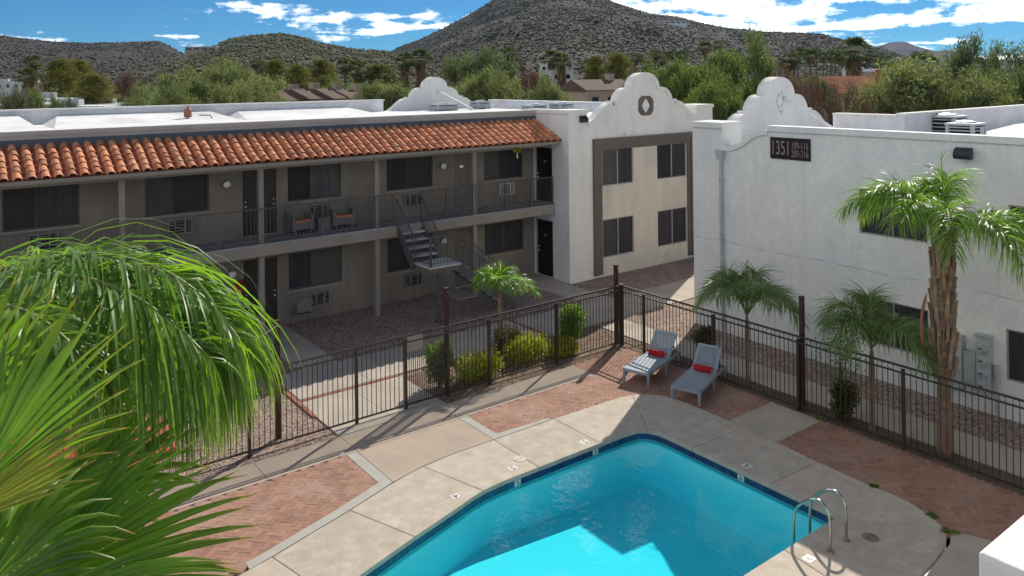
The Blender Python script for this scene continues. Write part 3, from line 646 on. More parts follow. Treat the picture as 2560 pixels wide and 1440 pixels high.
def tile_rank(c):
    q = Vector(c[:3]) - CAMP; f_ = q.dot(_f); u = 1280 + FPX * q.dot(_r2) / f_
    return f_ if u > -25 else 1e3 + f_
cells.sort(key=tile_rank)
for x, y, z, p, r, k in cells[:298]: link('roof_tile', tm, LB, (x, y, z), (p, 0, r), (1, 0.78 if k == nc - 1 else 1, 1))
mb = MB(); tv = [v.co.copy() for v in tm.vertices]; tf = [tuple(p.vertices) for p in tm.polygons]
for x, y, z, p, r, k in cells[298:]:
    mt_ = Matrix.Translation((x, y, z)) @ Matrix.Rotation(r, 4, 'Z') @ Matrix.Rotation(p, 4, 'X') @ Matrix.Diagonal((1, 0.78 if k == nc - 1 else 1, 1, 1))
    mb.add([mt_ @ v for v in tv], tf)
tag(mb.build('roof_tiles', 'tile_clay', LB, fix=False), kind='stuff')
# pans: upturned channel tiles between the covers
mb = MB()
for c in range(84):
    x = 18.98 - 0.1455 - c * 0.291
    if x < -5.5: break
    for k in range(nc):
        s0, s1 = k * step, (k + 1) * step + 0.03; z0 = 0.012 + 0.012
        for xa, za, xb, zb in ((-0.09, 0.035, 0, 0.0), (0, 0.0, 0.09, 0.035)):
            q = [(x + xa, 22.31 + s0 * math.cos(SLN), 5.262 + s0 * math.sin(SLN) + za + z0), (x + xb, 22.31 + s0 * math.cos(SLN), 5.262 + s0 * math.sin(SLN) + zb + z0),
                 (x + xb, 22.31 + s1 * math.cos(SLN), 5.262 + s1 * math.sin(SLN) + zb), (x + xa, 22.31 + s1 * math.cos(SLN), 5.262 + s1 * math.sin(SLN) + za)]
            mb.add(q, [(0, 1, 2, 3)])
tag(mb.build('pan_tiles', 'tile_pan', LB, fix=False), kind='stuff')
MB().box(-6, 19.08, 23.80, 23.858, 5.94, 6.16).build('flashing', 'flashing', LB)
# front parapet, roof deck, far parapet
MB().box(-6, 19.12, 23.86, 24.16, 5.6, 6.27).build('parapet', 'parapet_grey', LB)
MB().box(-6, 19.14, 23.80, 24.22, 6.272, 6.37).build('parapet_cap', 'parapet_grey', LB)
MB().box(-6, 19.16, 23.815, 24.205, 6.371, 6.392).build('parapet_coating', 'roof_white', LB)
MB().box(-6, 27.2, 24.27, 38.0, 5.75, 5.93).build('roof_deck', 'roof_white', LB)
MB().box(-6, 19.9, 38.0, 38.3, 5.5, 6.50).box(-6, 19.9, 37.86, 38.36, 6.502, 6.58).build('rear_parapet', 'roof_white', LB)
MB().box(26.9, 27.2, 22.3, 38.0, 5.0, 6.33).box(26.84, 27.26, 22.3, 38.0, 6.332, 6.40).build('side_parapet', 'roof_white', LB)
for x0, x1, y0, y1, h in ((-2.0, 3.4, 31.0, 37.9, 0.40), (3.9, 11.0, 33.5, 37.9, 0.34), (11.4, 18.0, 34.5, 37.9, 0.30)):   # sloped crickets to the drains
    MB().add([(x0, y0, 5.932), (x1, y0, 5.932), (x1, y1, 5.932), (x0, y1, 5.932), (x0 + 0.6, y1, 5.93 + h), (x1 - 0.3, y1, 5.93 + h)], [(0, 1, 5, 4), (0, 4, 3), (1, 2, 5), (3, 4, 5, 2)]).build('roof_cricket', 'roof_white', LB)
MB().box(-6, 27.2, 38.31, 38.35, -0.1, 5.5).build('rear_wall', 'stucco_white', LB)

# white wing with the curved gable
GX, GY = 23.2, 21.9
def gable_half():
    """profile from the pillar inwards, x measured from the gable's axis (negative side), z above the wing datum"""
    P = [(-3.15, 5.94)]
    for k in range(9): a = k / 8; P.append((-3.15 + 1.22 * a, 5.94 + 0.68 * (a * a * (3 - 2 * a)) ** 1.0))
    P += [(-1.86, 6.63), (-1.86, 6.70), (-1.58, 6.70)]
    for k in range(1, 8): a = k / 7 * math.pi / 2; P.append((-1.58 + 0.58 * (1 - math.cos(a)) , 6.70 + 0.50 * math.sin(a) ** 1.3))
    P += [(-0.80, 7.22)]
    for k in range(1, 13): a = k / 12 * math.pi / 2; P.append((-0.80 * math.cos(a), 7.22 + 0.58 * math.sin(a)))
    return P
H_ = gable_half(); GP = H_ + [(-x, z) for x, z in reversed(H_[:-1])]
def gable(root, y0, y1, dz, base_z, mat, name='gable'):
    prof = [(GX + x, z + dz) for x, z in GP]
    MB().prism([(GX - 3.15, base_z), *prof, (GX + 3.15, base_z)], 'y', y0, y1).build(name, mat, root)
    inner = []
    P2 = [Vector(p) for p in prof]
    for i, p in enumerate(P2):
        d = (P2[min(i + 1, len(P2) - 1)] - P2[max(i - 1, 0)]).normalized(); nn = Vector((d.y, -d.x)); inner.append(tuple(p + nn * 0.17))
    return prof, inner
def gable_trim(root, prof, inner, yf, mat, s=-1):
    mb = MB(); n = len(prof)
    outer = [(x, z + 0.012) for x, z in prof]
    V = [(x, yf + s * 0.05, z) for x, z in outer] + [(x, yf + s * 0.05, z) for x, z in inner] + [(x, yf - s * 0.001, z) for x, z in inner] + [(x, yf - s * 0.001, z) for x, z in outer]
    F = []
    for i in range(n - 1): F += [(i, i + 1, n + i + 1, n + i), (n + i, n + i + 1, 2 * n + i + 1, 2 * n + i), (3 * n + i, 3 * n + i + 1, i + 1, i)]
    mb.add(V, F); mb.build('gable_moulding', mat, root)
FR0, FR1 = 20.30, 26.12
wh = []
for a, b in ((20.80, 22.48), (23.87, 25.66)): wh += [(a, b, 3.44, 4.92), (a, b, 0.68, 2.15)]
wall('y', GY, 0.3, 19.1, FR0, -0.1, 5.3, []).build('wing_wall', 'stucco_white', LB)
wall('y', GY, 0.3, FR0, FR1, -0.1, 5.3, wh).build('wing_panel', 'stucco_cream', LB)
wall('y', GY, 0.3, FR1, 27.4, -0.1, 5.3, []).build('wing_wall', 'stucco_white', LB)
MB().box(19.1, 20.05, GY, GY + 0.3, 5.3, 6.28).box(26.35, 27.4, GY, GY + 0.3, 5.3, 6.28).build('wing_wall', 'stucco_white', LB)
for a, b in ((19.1, 20.05), (26.35, 27.4)):
    MB().box(a, b, GY + 0.302, GY + 0.95, 5.3, 6.279).build('corner_pillar', 'stucco_white', LB)
    MB().box(a - 0.05, b + 0.04, GY - 0.05, GY + 1.0, 6.281, 6.42).build('pillar_cap', 'stucco_white', LB)
pr, inn_ = gable(LB, GY + 0.001, GY + 0.36, 0.0, 5.301, 'stucco_white'); gable_trim(LB, pr, inn_, GY, 'stucco_white')
# stepped brown surround
f = MB(); t1, t2 = 0.26, 0.44
f.box(FR0, FR0 + t1, GY - 0.10, GY - 0.001, 0.08, 5.27).box(FR1 - t1, FR1, GY - 0.10, GY - 0.001, 0.08, 5.27).box(FR0 + t1, FR1 - t1, GY - 0.10, GY - 0.001, 5.27 - t1, 5.27)
f.build('surround', 'trim_brown', LB)
f = MB().box(FR0 + t1 + .001, FR0 + t2, GY - 0.055, GY - 0.0015, 0.082, 5.27 - t1 - .001).box(FR1 - t2, FR1 - t1 - .001, GY - 0.055, GY - 0.0015, 0.082, 5.27 - t1 - .001).box(FR0 + t2, FR1 - t2, GY - 0.055, GY - 0.0015, 5.27 - t2, 5.27 - t1 - .001)
f.build('inner_surround', 'trim_brown', LB)
for a, b, z0, z1 in wh: window(LB, 'y', GY, a, b, z0, z1, frame='window_frame', split=0.5, depth=0.08, bar=0.05)
# quatrefoil rosette
mb = MB(); nq = 48; V = []
for y_, r0, r1 in ((-0.06, 1, 0), (0.0, 1, 0)): pass
for yy in (GY - 0.055, GY - 0.001):
    for k in range(nq):
        a = 2 * math.pi * k / nq; ro = 0.42 + 0.028 * math.cos(4 * a + math.pi) - 0.02 * max(0, math.cos(8 * a)) ** 3; V.append((GX + 0.02 + math.sin(a) * ro * 1.06, yy, 6.47 + math.cos(a) * ro))
    for k in range(nq):
        a = 2 * math.pi * k / nq; ca, sa = abs(math.cos(a)), abs(math.sin(a)); ri = 0.29 / (ca ** 1.25 + sa ** 1.25 * 1.12) ** (1 / 1.25); V.append((GX + 0.02 + math.sin(a) * ri * 0.95, yy, 6.47 + math.cos(a) * ri * 1.06))
F = []
for k in range(nq):
    j = (k + 1) % nq; F += [(k, j, nq + j, nq + k), (2 * nq + j, 2 * nq + k, 3 * nq + k, 3 * nq + j), (k, 2 * nq + k, 2 * nq + j, j), (nq + j, 3 * nq + j, 3 * nq + k, nq + k)]
mb.add(V, F); mb.build('rosette', 'trim_brown', LB)
# wing side wall with the two black doors
dh = [(22.86, 23.90, 0.0, 2.17), (22.86, 23.90, 2.85, 4.98)]
wall('x', 19.1, 0.3, GY + 0.302, 24.0, -0.1, 5.299, dh).build('side_wall', 'stucco_white', LB)
MB().box(19.1, 19.4, 22.851, 24.16, 5.3, 6.279).build('side_wall', 'stucco_white', LB)
MB().box(19.05, 19.45, 22.901, 24.22, 6.281, 6.42).build('side_cap', 'stucco_white', LB)
for a, b, z0, z1 in dh: door(LB, 'x', 19.1, a, b, z0, z1, 'door_black', knob=1, frame='window_frame', plate=True)
MB().box(19.41, 26.89, 22.27, 24.26, 5.75, 5.93).build('roof_deck', 'roof_white', LB)
# rear gable seen from behind, with its brace
pr, inn_ = gable(LB, 38.0, 38.35, -0.03, 5.4, 'stucco_white', 'rear_gable')
MB().bar((GX + 0.05, 37.95, 7.0), (GX + 0.9, 35.6, 5.95), 0.05).build('gable_brace', 'roof_white', LB)
def floodlight(root, c, dirv, wid):
    """wall pack: hooded half-dome"""
    ax = Vector(dirv); side = Vector((-ax.y, ax.x, 0)); n = 9; V = []; 
    for s in (-wid / 2, wid / 2):
        for k in range(n):
            a = math.pi / 2 * k / (n - 1); p = Vector(c) + side * s + ax * (0.19 * math.sin(a)) + Vector((0, 0, 0.20 * math.cos(a))); V.append(p)
        V.append(Vector(c) + side * s + ax * 0.14 - Vector((0, 0, 0.06))); V.append(Vector(c) + side * s - Vector((0, 0, 0.06)))
    m_ = n + 2; F = [tuple(range(m_)), tuple(range(2 * m_ - 1, m_ - 1, -1))] + [(i, (i + 1) % m_, m_ + (i + 1) % m_, m_ + i) for i in range(m_)]
    o = MB().add(V, F).build('floodlight', 'lamp_black', root); return o
floodlight(LB, (19.80, GY - 0.002, 6.0), (0, -1, 0), 0.30)
# stucco vent spout over the frame
MB().tube([(22.0, GY - 0.12, 5.40), (22.0, GY, 5.42)], 0.045, 8).build('spout', 'stucco_white', LB)
# ------------------------------------------------------------------ white building on the right
RB = thing('apartment_building', (19.05, 11, 0), 'white stucco apartment block on the right with address sign and electric meters', 'building')
RX = 19.05; YA, YB = -3.0, 16.0
rh = [(8.92, 10.62, 3.57, 4.71), (8.92, 10.62, 0.83, 1.985), (5.45, 7.26, 0.83, 1.97), (5.45, 7.18, 4.14, 4.71), (12.0, 12.0, 0, 0)][:4]
wall('x', RX, 0.3, YA, YB, -0.1, 5.3, rh).build('wall', 'stucco_white', RB)
for a, b, z0, z1 in rh: window(RB, 'x', RX, a, b, z0, z1, split=0.5, depth=0.08, frame='window_frame')
prof = [(YA, 5.3), (14.88, 5.3), (14.88, 5.53), (14.75, 5.52), (14.55, 5.54), (14.30, 5.62), (14.08, 5.74), (13.90, 5.87), (13.74, 5.97), (13.58, 6.03), (13.42, 6.06), (13.30, 6.06), (13.30, 6.17), (YA, 6.17)]
MB().prism(prof, 'x', RX + 0.0005, RX + 0.30).build('parapet', 'stucco_white', RB)
# rolled moulding along the sweep and along the level parapet
sw = prof[2:12]; V = []; F = []
for xx in (RX - 0.05, RX + 0.34):
    V += [(xx, y, z + 0.014) for y, z in sw] + [(xx, y, z - 0.13) for y, z in sw]
n_ = len(sw)
for i in range(n_ - 1): F += [(i, i + 1, n_ + i + 1, n_ + i), (2 * n_ + i, 2 * n_ + i + 1, i + 1, i), (n_ + i, n_ + i + 1, 3 * n_ + i + 1, 3 * n_ + i), (2 * n_ + i, 3 * n_ + i, 3 * n_ + i + 1, 2 * n_ + i + 1)]
F += [(0, n_, 3 * n_, 2 * n_), (n_ - 1, 2 * n_ - 1, 4 * n_ - 1, 3 * n_ - 1)]
MB().add(V, F).build('sweep_moulding', 'stucco_white', RB)
MB().box(RX - 0.05, RX + 0.35, YA, 13.298, 6.05, 6.185).build('parapet_cap', 'stucco_white', RB)
MB().box(RX - 0.03, RX + 0.33, YA, 13.29, 6.186, 6.205).build('parapet_coating', 'roof_white', RB)
MB().box(RX, RX + 0.95, 14.882, YB, 5.3, 6.06).build('corner_pillar', 'stucco_white', RB)
MB().box(RX - 0.06, RX + 1.0, 14.86, YB + 0.05, 6.062, 6.21).build('pillar_cap', 'stucco_white', RB)
MB().box(RX - 0.04, RX + 0.98, 14.88, YB + 0.03, 6.211, 6.228).build('pillar_coating', 'roof_white', RB)
MB().box(RX + 0.302, 26.9, YB - 0.3, YB, -0.1, 5.3).build('end_wall', 'stucco_white', RB)
MB().box(RX + 0.302, 40, YA, YB - 0.302, 5.15, 5.30).build('roof_deck', 'roof_white', RB)
pr, inn_ = gable(RB, YB - 0.34, YB - 0.001, -0.23, 5.301, 'stucco_white', 'end_gable'); gable_trim(RB, pr, inn_, YB, 'stucco_white', 1)
MB().bar((23.35, YB - 0.36, 6.88), (25.0, 14.0, 5.32), 0.045).build('gable_brace', 'roof_white', RB)
# ragged patch where a rosette once hung
mb = MB()
for k in range(9):
    a = 2 * math.pi * k / 9; a2 = a + 0.55; r = 0.23 + 0.05 * math.sin(3 * a)
    mb.bar((23.15 + math.cos(a) * r * 0.7, YB - 0.348, 6.72 + math.sin(a) * r * 1.4), (23.15 + math.cos(a2) * r * 0.7, YB - 0.348, 6.72 + math.sin(a2) * r * 1.4), 0.012)
mb.build('patch_mark', 'parapet_grey', RB)
# set-back parapets of the rear range
MB().box(26.35, 26.65, 13.35, 15.64, 5.3, 6.18).box(26.35, 42, 13.05, 13.349, 5.3, 6.24).build('rear_parapet', 'roof_white', RB)
MB().box(26.31, 26.69, 13.32, 15.64, 6.181, 6.24).box(26.31, 42, 13.0, 13.318, 6.241, 6.30).build('rear_cap', 'stucco_white', RB)
MB().add([(30.5, 8.5, 5.302), (42, 8.5, 5.302), (42, 12.9, 5.302), (30.5, 12.9, 5.302), (32.2, 11.9, 5.72), (42, 11.9, 5.72)], [(0, 1, 5, 4), (0, 4, 3), (3, 4, 5, 2), (1, 2, 5)]).build('roof_cricket', 'roof_white', RB)
floodlight(RB, (RX - 0.051, 8.05, 5.72), (-1, 0, 0), 0.36)
# downspout with its leader head
MB().prism([(14.72, 5.42), (15.02, 5.42), (14.95, 5.14), (14.79, 5.14)], 'x', RX - 0.17, RX - 0.051).build('leader_head', 'downpipe', RB)
MB().box(RX - 0.12, RX - 0.035, 14.83, 14.91, 0.05, 5.139).build('downspout', 'downpipe', RB)
for z in (2.72, 4.5, 1.0): MB().box(RX - 0.126, RX - 0.001, 14.80, 14.94, z, z + 0.05).build('pipe_strap', 'downpipe', RB)
# cold joint between the storeys
mb = MB(); rnd = random.Random(3); pts = [(15.98 - i * 0.21, 2.665 + rnd.gauss(0, 0.010) + 0.02 * math.sin(i * 0.4)) for i in range(62)]
for (ya, za), (yb, zb) in zip(pts, pts[1:]):
    w_ = rnd.choice((0.002, 0.004, 0.006)); mb.add([(RX - 0.0025, ya, za - w_), (RX - 0.0025, yb, zb - w_), (RX - 0.0025, yb, zb + w_), (RX - 0.0025, ya, za + w_)], [(0, 1, 2, 3)])
mb.build('crack', 'crack', RB)
# address sign
sg = thing('address_sign', (RX - 0.03, 12.58, 5.595), 'dark rectangular address sign reading 1351 109-116 209-216', 'sign')
MB().box(RX - 0.03, RX - 0.002, 11.96, 13.20, 5.295, 5.893).build('board', 'sign_board', sg)
rot = (math.pi / 2, 0, -math.pi / 2)
for txt, y, z, s, sxx in (('1351', 12.87, 5.585, 0.56, 0.56), ('109-116', 12.27, 5.68, 0.28, 0.56), ('209-216', 12.27, 5.46, 0.28, 0.56)):
    o = link('lettering', text_mesh('lettering', txt, s, 'sign_text', 0.002), sg, (RX - 0.033, y, z), rot, (sxx, 1, 1))
# electric meters
em = thing('electric_meter_bank', (RX, 7.9, 0.5), 'grey cabinet of round electric meters beside the big palm trunk', 'meter')
MB().box(RX - 0.20, RX - 0.001, 7.52, 7.80, 0.42, 1.72).build('cabinet', 'downpipe', em)
MB().box(RX - 0.24, RX - 0.001, 7.50, 7.82, 1.722, 1.75).build('cabinet_cap', 'hvac_grey', em)
for z in (0.62, 0.90, 1.18, 1.46):
    o = MB().lathe([(0.105, 0), (0.105, 0.02), (0.09, 0.03), (0.085, 0.09), (0.07, 0.105)], (RX - 0.201, 7.66, z), 20, Vector((-1, 0, 0))).build('meter', 'meter_glass', em)
    MB().box(RX - 0.3075, RX - 0.3062, 7.62, 7.70, z + 0.005, z + 0.032).build('dial', 'ink', o)
MB().box(RX - 0.17, RX - 0.001, 7.825, 8.08, 0.55, 1.28).build('junction_box', 'downpipe', em)
MB().box(RX - 0.20, RX - 0.001, 8.10, 8.48, 0.35, 1.58).build('panel_box', 'downpipe', em)
MB().box(RX - 0.23, RX - 0.001, 8.09, 8.49, 1.582, 1.61).box(RX - 0.2, RX - 0.001, 7.82, 8.085, 1.282, 1.30).build('box_cap', 'hvac_grey', em)
MB().tube([(RX - 0.08, 7.42, 0.0), (RX - 0.08, 7.42, 0.75)], 0.03, 10).tube([(RX - 0.08, 7.42, 0.751), (RX - 0.08, 7.42, 1.12)], 0.055, 12).build('conduit', 'downpipe', em)

# ------------------------------------------------------------------ rooftop machines
def condenser(x, y, z, wx, wy, h, label, group=None):
    t = thing('rooftop_air_conditioner', (x, y, z), label, 'air conditioner', group)
    for sx_ in (-1, 1):
        for sy in (-1, 1): MB().box(x + sx_ * (wx / 2 - 0.05) - 0.05, x + sx_ * (wx / 2 - 0.05) + 0.05, y + sy * (wy / 2 - 0.05) - 0.05, y + sy * (wy / 2 - 0.05) + 0.05, z, z + h - 0.07).build('corner_post', 'hvac_grey', t)
    MB().box(x - wx / 2 + 0.09, x + wx / 2 - 0.09, y - wy / 2 + 0.09, y + wy / 2 - 0.09, z + 0.02, z + h - 0.08).build('core', 'ac_dark', t)
    MB().box(x - wx / 2 - 0.02, x + wx / 2 + 0.02, y - wy / 2 - 0.02, y + wy / 2 + 0.02, z + h - 0.069, z + h).build('lid', 'hvac_grey', t)
    MB().lathe([(min(wx, wy) * 0.36, 0), (min(wx, wy) * 0.34, 0.05), (0.1, 0.08)], (x, y, z + h + 0.001), 20).build('fan_guard', 'metal_light', t)
    k = 6; ms = MB().box(-0.5, 0.5, -0.012, 0.012, -0.02, 0.02).mesh('louvre', 'hvac_grey')
    for i in range(k):
        zz_ = z + 0.07 + (h - 0.2) * i / (k - 1)
        link('louvre', ms, t, (x, y - wy / 2 + 0.03, zz_), None, (wx - 0.2, 1, 1)); link('louvre', ms, t, (x - wx / 2 + 0.03, y, zz_), (0, 0, math.pi / 2), (wy - 0.2, 1, 1))
    MB().box(x + 0.0, x + wx * 0.3, y - wy / 2 - 0.005, y - wy / 2 + 0.012, z + 0.05, z + h - 0.12).build('service_panel', 'hvac_grey', t)
    return t
condenser(28.75, 13.85 - 1.1, 5.301, 1.05, 0.95, 0.85, 'grey boxy rooftop air conditioner with wide louvres, left of two on the right roof')
condenser(26.9, 11.35, 5.301, 0.95, 0.85, 0.72, 'grey boxy rooftop air conditioner, right of two above the wall floodlight')
condenser(24.1, 30.2, 5.931, 0.95, 0.85, 0.38, 'low flat rooftop air conditioner behind the parapet left of the white gable')
condenser(25.2, 29.4, 5.931, 0.9, 0.85, 0.46, 'low dark rooftop air conditioner nearest the white gable with rosette')
condenser(22.6, 36.2, 5.931, 1.3, 0.9, 0.36, 'low long rooftop air conditioner right of the far gable')
condenser(25.3, 36.6, 5.931, 0.9, 0.8, 0.42, 'small rooftop air conditioner at the right end of the far roof line')
pv = thing('roof_vent_pipe', (9.1, 35.3, 5.93), 'rusty red vent pipe standing on the white roof', 'vent pipe')
MB().lathe([(0.16, 0), (0.16, 0.32), (0.12, 0.36)], (9.1, 35.3, 6.12), 12).build('cap', 'copper_pipe', pv)
MB().tube([(9.1, 35.3, 5.93), (9.1, 35.3, 6.12)], 0.05, 8).build('stem', 'flashing', pv)
MB().tube([(9.1, 35.3, 6.48), (9.1, 35.3, 6.62)], 0.045, 8).build('top_stub', 'copper_pipe', pv)
MB().tube([(10.1, 35.0, 5.93), (9.95, 35.0, 6.18), (9.5, 35.1, 6.20)], 0.025, 6).build('branch_pipe', 'flashing', pv)
hd = thing('roof_hatch', (26.2, 12.9, 5.3), 'small tan box lying on the right roof behind the parapet', 'box')
MB().box(25.95, 26.35, 12.2, 12.5, 5.301, 5.6).build('body', 'lid_cream', hd); MB().box(25.93, 25.949, 12.25, 12.45, 5.33, 5.55).build('opening', 'roof_brown', hd)
# near parapet under the camera, bottom right of the view
NB = thing('apartment_building', (2.3, 0.9, 0), 'white stucco parapet corner of the nearest building, bottom right corner', 'building')
MB().box(2.33, 14, -6, 0.90, -0.1, 6.17).build('wall', 'stucco_white', NB)
o = MB().box(2.28, 14, -6, 0.945, 6.171, 6.30).build('parapet_cap', 'stucco_white', NB); b_ = o.modifiers.new('edge', 'BEVEL'); b_.width = 0.012; b_.segments = 3
MB().box(2.40, 14, -6, 0.85, 6.301, 6.315).build('roof_membrane', 'roof_white', NB)
MB().box(2.05, 2.32, 0.62, 0.86, 5.7, 5.98).build('ledge', 'stucco_white', NB)
# ------------------------------------------------------------------ outside staircase
ST = thing('staircase', (13.0, 21.2, 0), 'dark steel outside staircase with concrete treads and a landing', 'staircase')
LZ, RI = 1.82, 0.205
tr1 = MB().box(-0.43, 0.43, -0.145, 0.145, -0.055, 0).mesh('tread', 'tread')
for k in range(1, 5): link('tread', tr1, ST, (12.80, 22.70 - 0.245 * k + 0.11, 2.845 - RI * k))
MB().box(12.40, 13.55, 20.74, 21.72, LZ - 0.06, LZ).build('landing', 'tread', ST)
MB().box(12.42, 13.53, 20.76, 21.70, LZ - 0.20, LZ - 0.062).build('landing_frame', 'trim_brown', ST)
for k in range(1, 9): link('tread', tr1, ST, (13.55 + 0.255 * k - 0.10, 21.20, LZ - 0.202 * k), (0, 0, math.pi / 2))
for x in (12.35, 13.25): MB().bar((x, 22.66, 2.70), (x, 21.70, LZ - 0.16), 0.02, 0.11).build('stringer', 'rail_grey', ST)
for y in (20.77, 21.63): MB().bar((13.54, y, LZ - 0.17), (15.66, y, 0.06), 0.02, 0.12).build('stringer', 'rail_grey', ST)
MB().tube([(12.95, 21.15, 0), (12.95, 21.15, LZ - 0.202)], 0.05, 12).build('post', 'rail_grey', ST)
MB().lathe([(0.17, 0), (0.17, 0.03), (0.06, 0.05)], (12.95, 21.15, -0.03), 16).build('base_plate', 'rail_grey', ST)
def stair_rail(a, b, za, zb, n, h=0.92):
    a, b = Vector(a), Vector(b); r = MB().bar((a.x, a.y, za + h), (b.x, b.y, zb + h), 0.017).bar((a.x, a.y, za + 0.10), (b.x, b.y, zb + 0.10), 0.010)
    o = r.build('railing', 'rail_grey', ST)
    for k in range(n + 1):
        p = a.lerp(b, k / n); z = za + (zb - za) * k / n; rr = 0.017 if k in (0, n) else 0.0075
        MB().box(p.x - rr, p.x + rr, p.y - rr, p.y + rr, z - 0.04 if k in (0, n) else z + 0.10, z + h).build('baluster', 'rail_grey', o)
stair_rail((12.33, 22.70), (12.33, 21.66), 2.80, LZ, 9); stair_rail((13.27, 22.70), (13.27, 21.74), 2.80, LZ, 8)
stair_rail((12.42, 21.64), (12.42, 20.77), LZ, LZ, 7); stair_rail((12.45, 20.76), (13.53, 20.76), LZ, LZ, 9)
stair_rail((13.60, 20.76), (15.62, 20.76), LZ - 0.05, 0.12, 16); stair_rail((13.60, 21.64), (15.62, 21.64), LZ - 0.05, 0.12, 16)

# ------------------------------------------------------------------ pool fence
PZ = 0.05
picket = MB().box(-0.0068, 0.0068, -0.0068, 0.0068, 0, 1.46).mesh('picket', 'fence_bronze')
rg = MB(); nr, nq = 20, 6; V = []; F = []
for i in range(nr):
    a = 2 * math.pi * i / nr
    for k in range(4):
        b_ = 2 * math.pi * k / 4 + math.pi / 4; rr = 0.058 + 0.0075 * math.cos(b_); V.append((math.cos(a) * rr, 0.0075 * math.sin(b_), math.sin(a) * rr))
for i in range(nr):
    for k in range(4): F.append((i * 4 + k, i * 4 + (k + 1) % 4, ((i + 1) % nr) * 4 + (k + 1) % 4, ((i + 1) % nr) * 4 + k))
ringm = rg.add(V, F).mesh('ring', 'fence_bronze')
fpost = MB().box(-0.03, 0.03, -0.03, 0.03, -0.08, 1.60).box(-0.034, 0.034, -0.034, 0.034, 1.601, 1.615).mesh('post', 'fence_bronze')
def fence(label, axis, pos, a0, a1, posts, step=0.116, rings=True, tall=()):
    loc = (a0, pos, 0) if axis == 'x' else (pos, a0, 0)
    root = thing('pool_fence', loc, label, 'fence')
    def P3(a, z): return (a, pos, z) if axis == 'x' else (pos, a, z)
    rot = None if axis == 'x' else (0, 0, math.pi / 2)
    for z, hw in ((1.672, 0.019), (1.535, 0.016), (0.085, 0.016)):
        MB().bar(P3(a0, z), P3(a1, z), hw).build('rail', 'fence_bronze', root)
    n = round((a1 - a0) / step)
    for i in range(n + 1):
        a = a0 + (a1 - a0) * i / n
        if any(abs(a - p) < 0.045 for p in posts): continue
        link('picket', picket, root, P3(a, 0.07), (0, 0, (rot or (0, 0, 0))[2] + random.gauss(0, 0.02)))
        if rings and i % 2 == 0: link('ring', ringm, root, P3(a + step * 0.5, 1.603), rot)
    for p in posts: link('post', fpost, root, P3(p, 0), rot)
    return root
FY, FX = 15.97, 15.85
fence('dark bronze pool fence section left of the gate', 'x', FY, 2.2, 8.80, (2.85, 5.24, 7.62))
fence('dark bronze pool fence section in front of the flower bed, from gate to corner', 'x', FY, 10.02, 15.80, (11.22, 13.42))
fence('dark bronze pool fence along the white building beside the palms', 'y', FX, 4.2, 15.90, (5.55, 7.94, 10.33, 12.72, 15.1))
gt = thing('pool_gate', (9.4, FY, 0), 'dark bronze pool gate with close bars and a square lock plate', 'gate')
for z in (1.672, 1.535, 0.085): MB().bar((8.90, FY, z), (9.98, FY, z), 0.018).build('rail', 'fence_bronze', gt)
for i in range(19): link('picket', picket, gt, (8.955 + i * 0.0565, FY, 0.07))
for x in (8.86, 10.01): link('post', fpost, gt, (x, FY, 0))
MB().box(8.90, 9.32, FY - 0.016, FY + 0.016, 1.30, 1.655).build('lock_plate', 'trim_taupe', gt)
MB().lathe([(0.03, 0), (0.03, 0.05), (0.022, 0.06)], (8.98, FY - 0.017, 1.15), 10, Vector((0, -1, 0))).build('latch', 'metal_light', gt)
cp = thing('corner_post', (FX, FY, 0), 'thick square post at the corner of the pool fence', 'post')
MB().box(FX - 0.05, FX + 0.05, FY - 0.05, FY + 0.05, -0.08, 1.70).build('shaft', 'fence_bronze', cp); MB().box(FX - 0.06, FX + 0.06, FY - 0.06, FY + 0.06, 1.701, 1.72).build('cap', 'fence_bronze', cp)
def tall_post(x, y, h, label, r=0.048):
    t = thing('steel_post', (x, y, 0), label, 'post', 'tall posts rising above the pool fence')
    MB().box(x - r, x + r, y - r, y + r, -0.1, h).build('shaft', 'post_rust', t)
    MB().box(x - r - 0.006, x + r + 0.006, y - r - 0.006, y + r + 0.006, h + 0.001, h + 0.02).build('cap', 'post_rust', t)
    MB().tube([(x, y - r - 0.001, h - 0.09), (x, y - r - 0.03, h - 0.09), (x, y - r - 0.035, h - 0.05)], 0.006, 6).build('hook', 'metal_light', t)
tall_post(6.0, 16.42, 2.48, 'tall rust-brown steel post with a white rope tied to its top')
tall_post(10.27, 16.42, 2.45, 'tall rust-brown steel post between the round bush and the yellow flowers')
tall_post(15.80, 16.12, 2.24, 'tall rust-brown steel post at the fence corner')
tall_post(15.97, 10.30, 2.55, 'tall rust-brown steel post between two palms on the right', 0.045)
rp_ = MB().tube(spline([(6.0, 16.36, 2.40), (5.3, 16.3, 2.14), (4.6, 16.2, 1.96), (3.6, 16.1, 1.84), (2.0, 16.0, 1.9)], 24), 0.012, 6).build('rope', 'rope', base=(6, 16.36, 2.4))
tag(rp_, 'white rope sagging from the leftmost tall post into the palm fronds', 'rope')

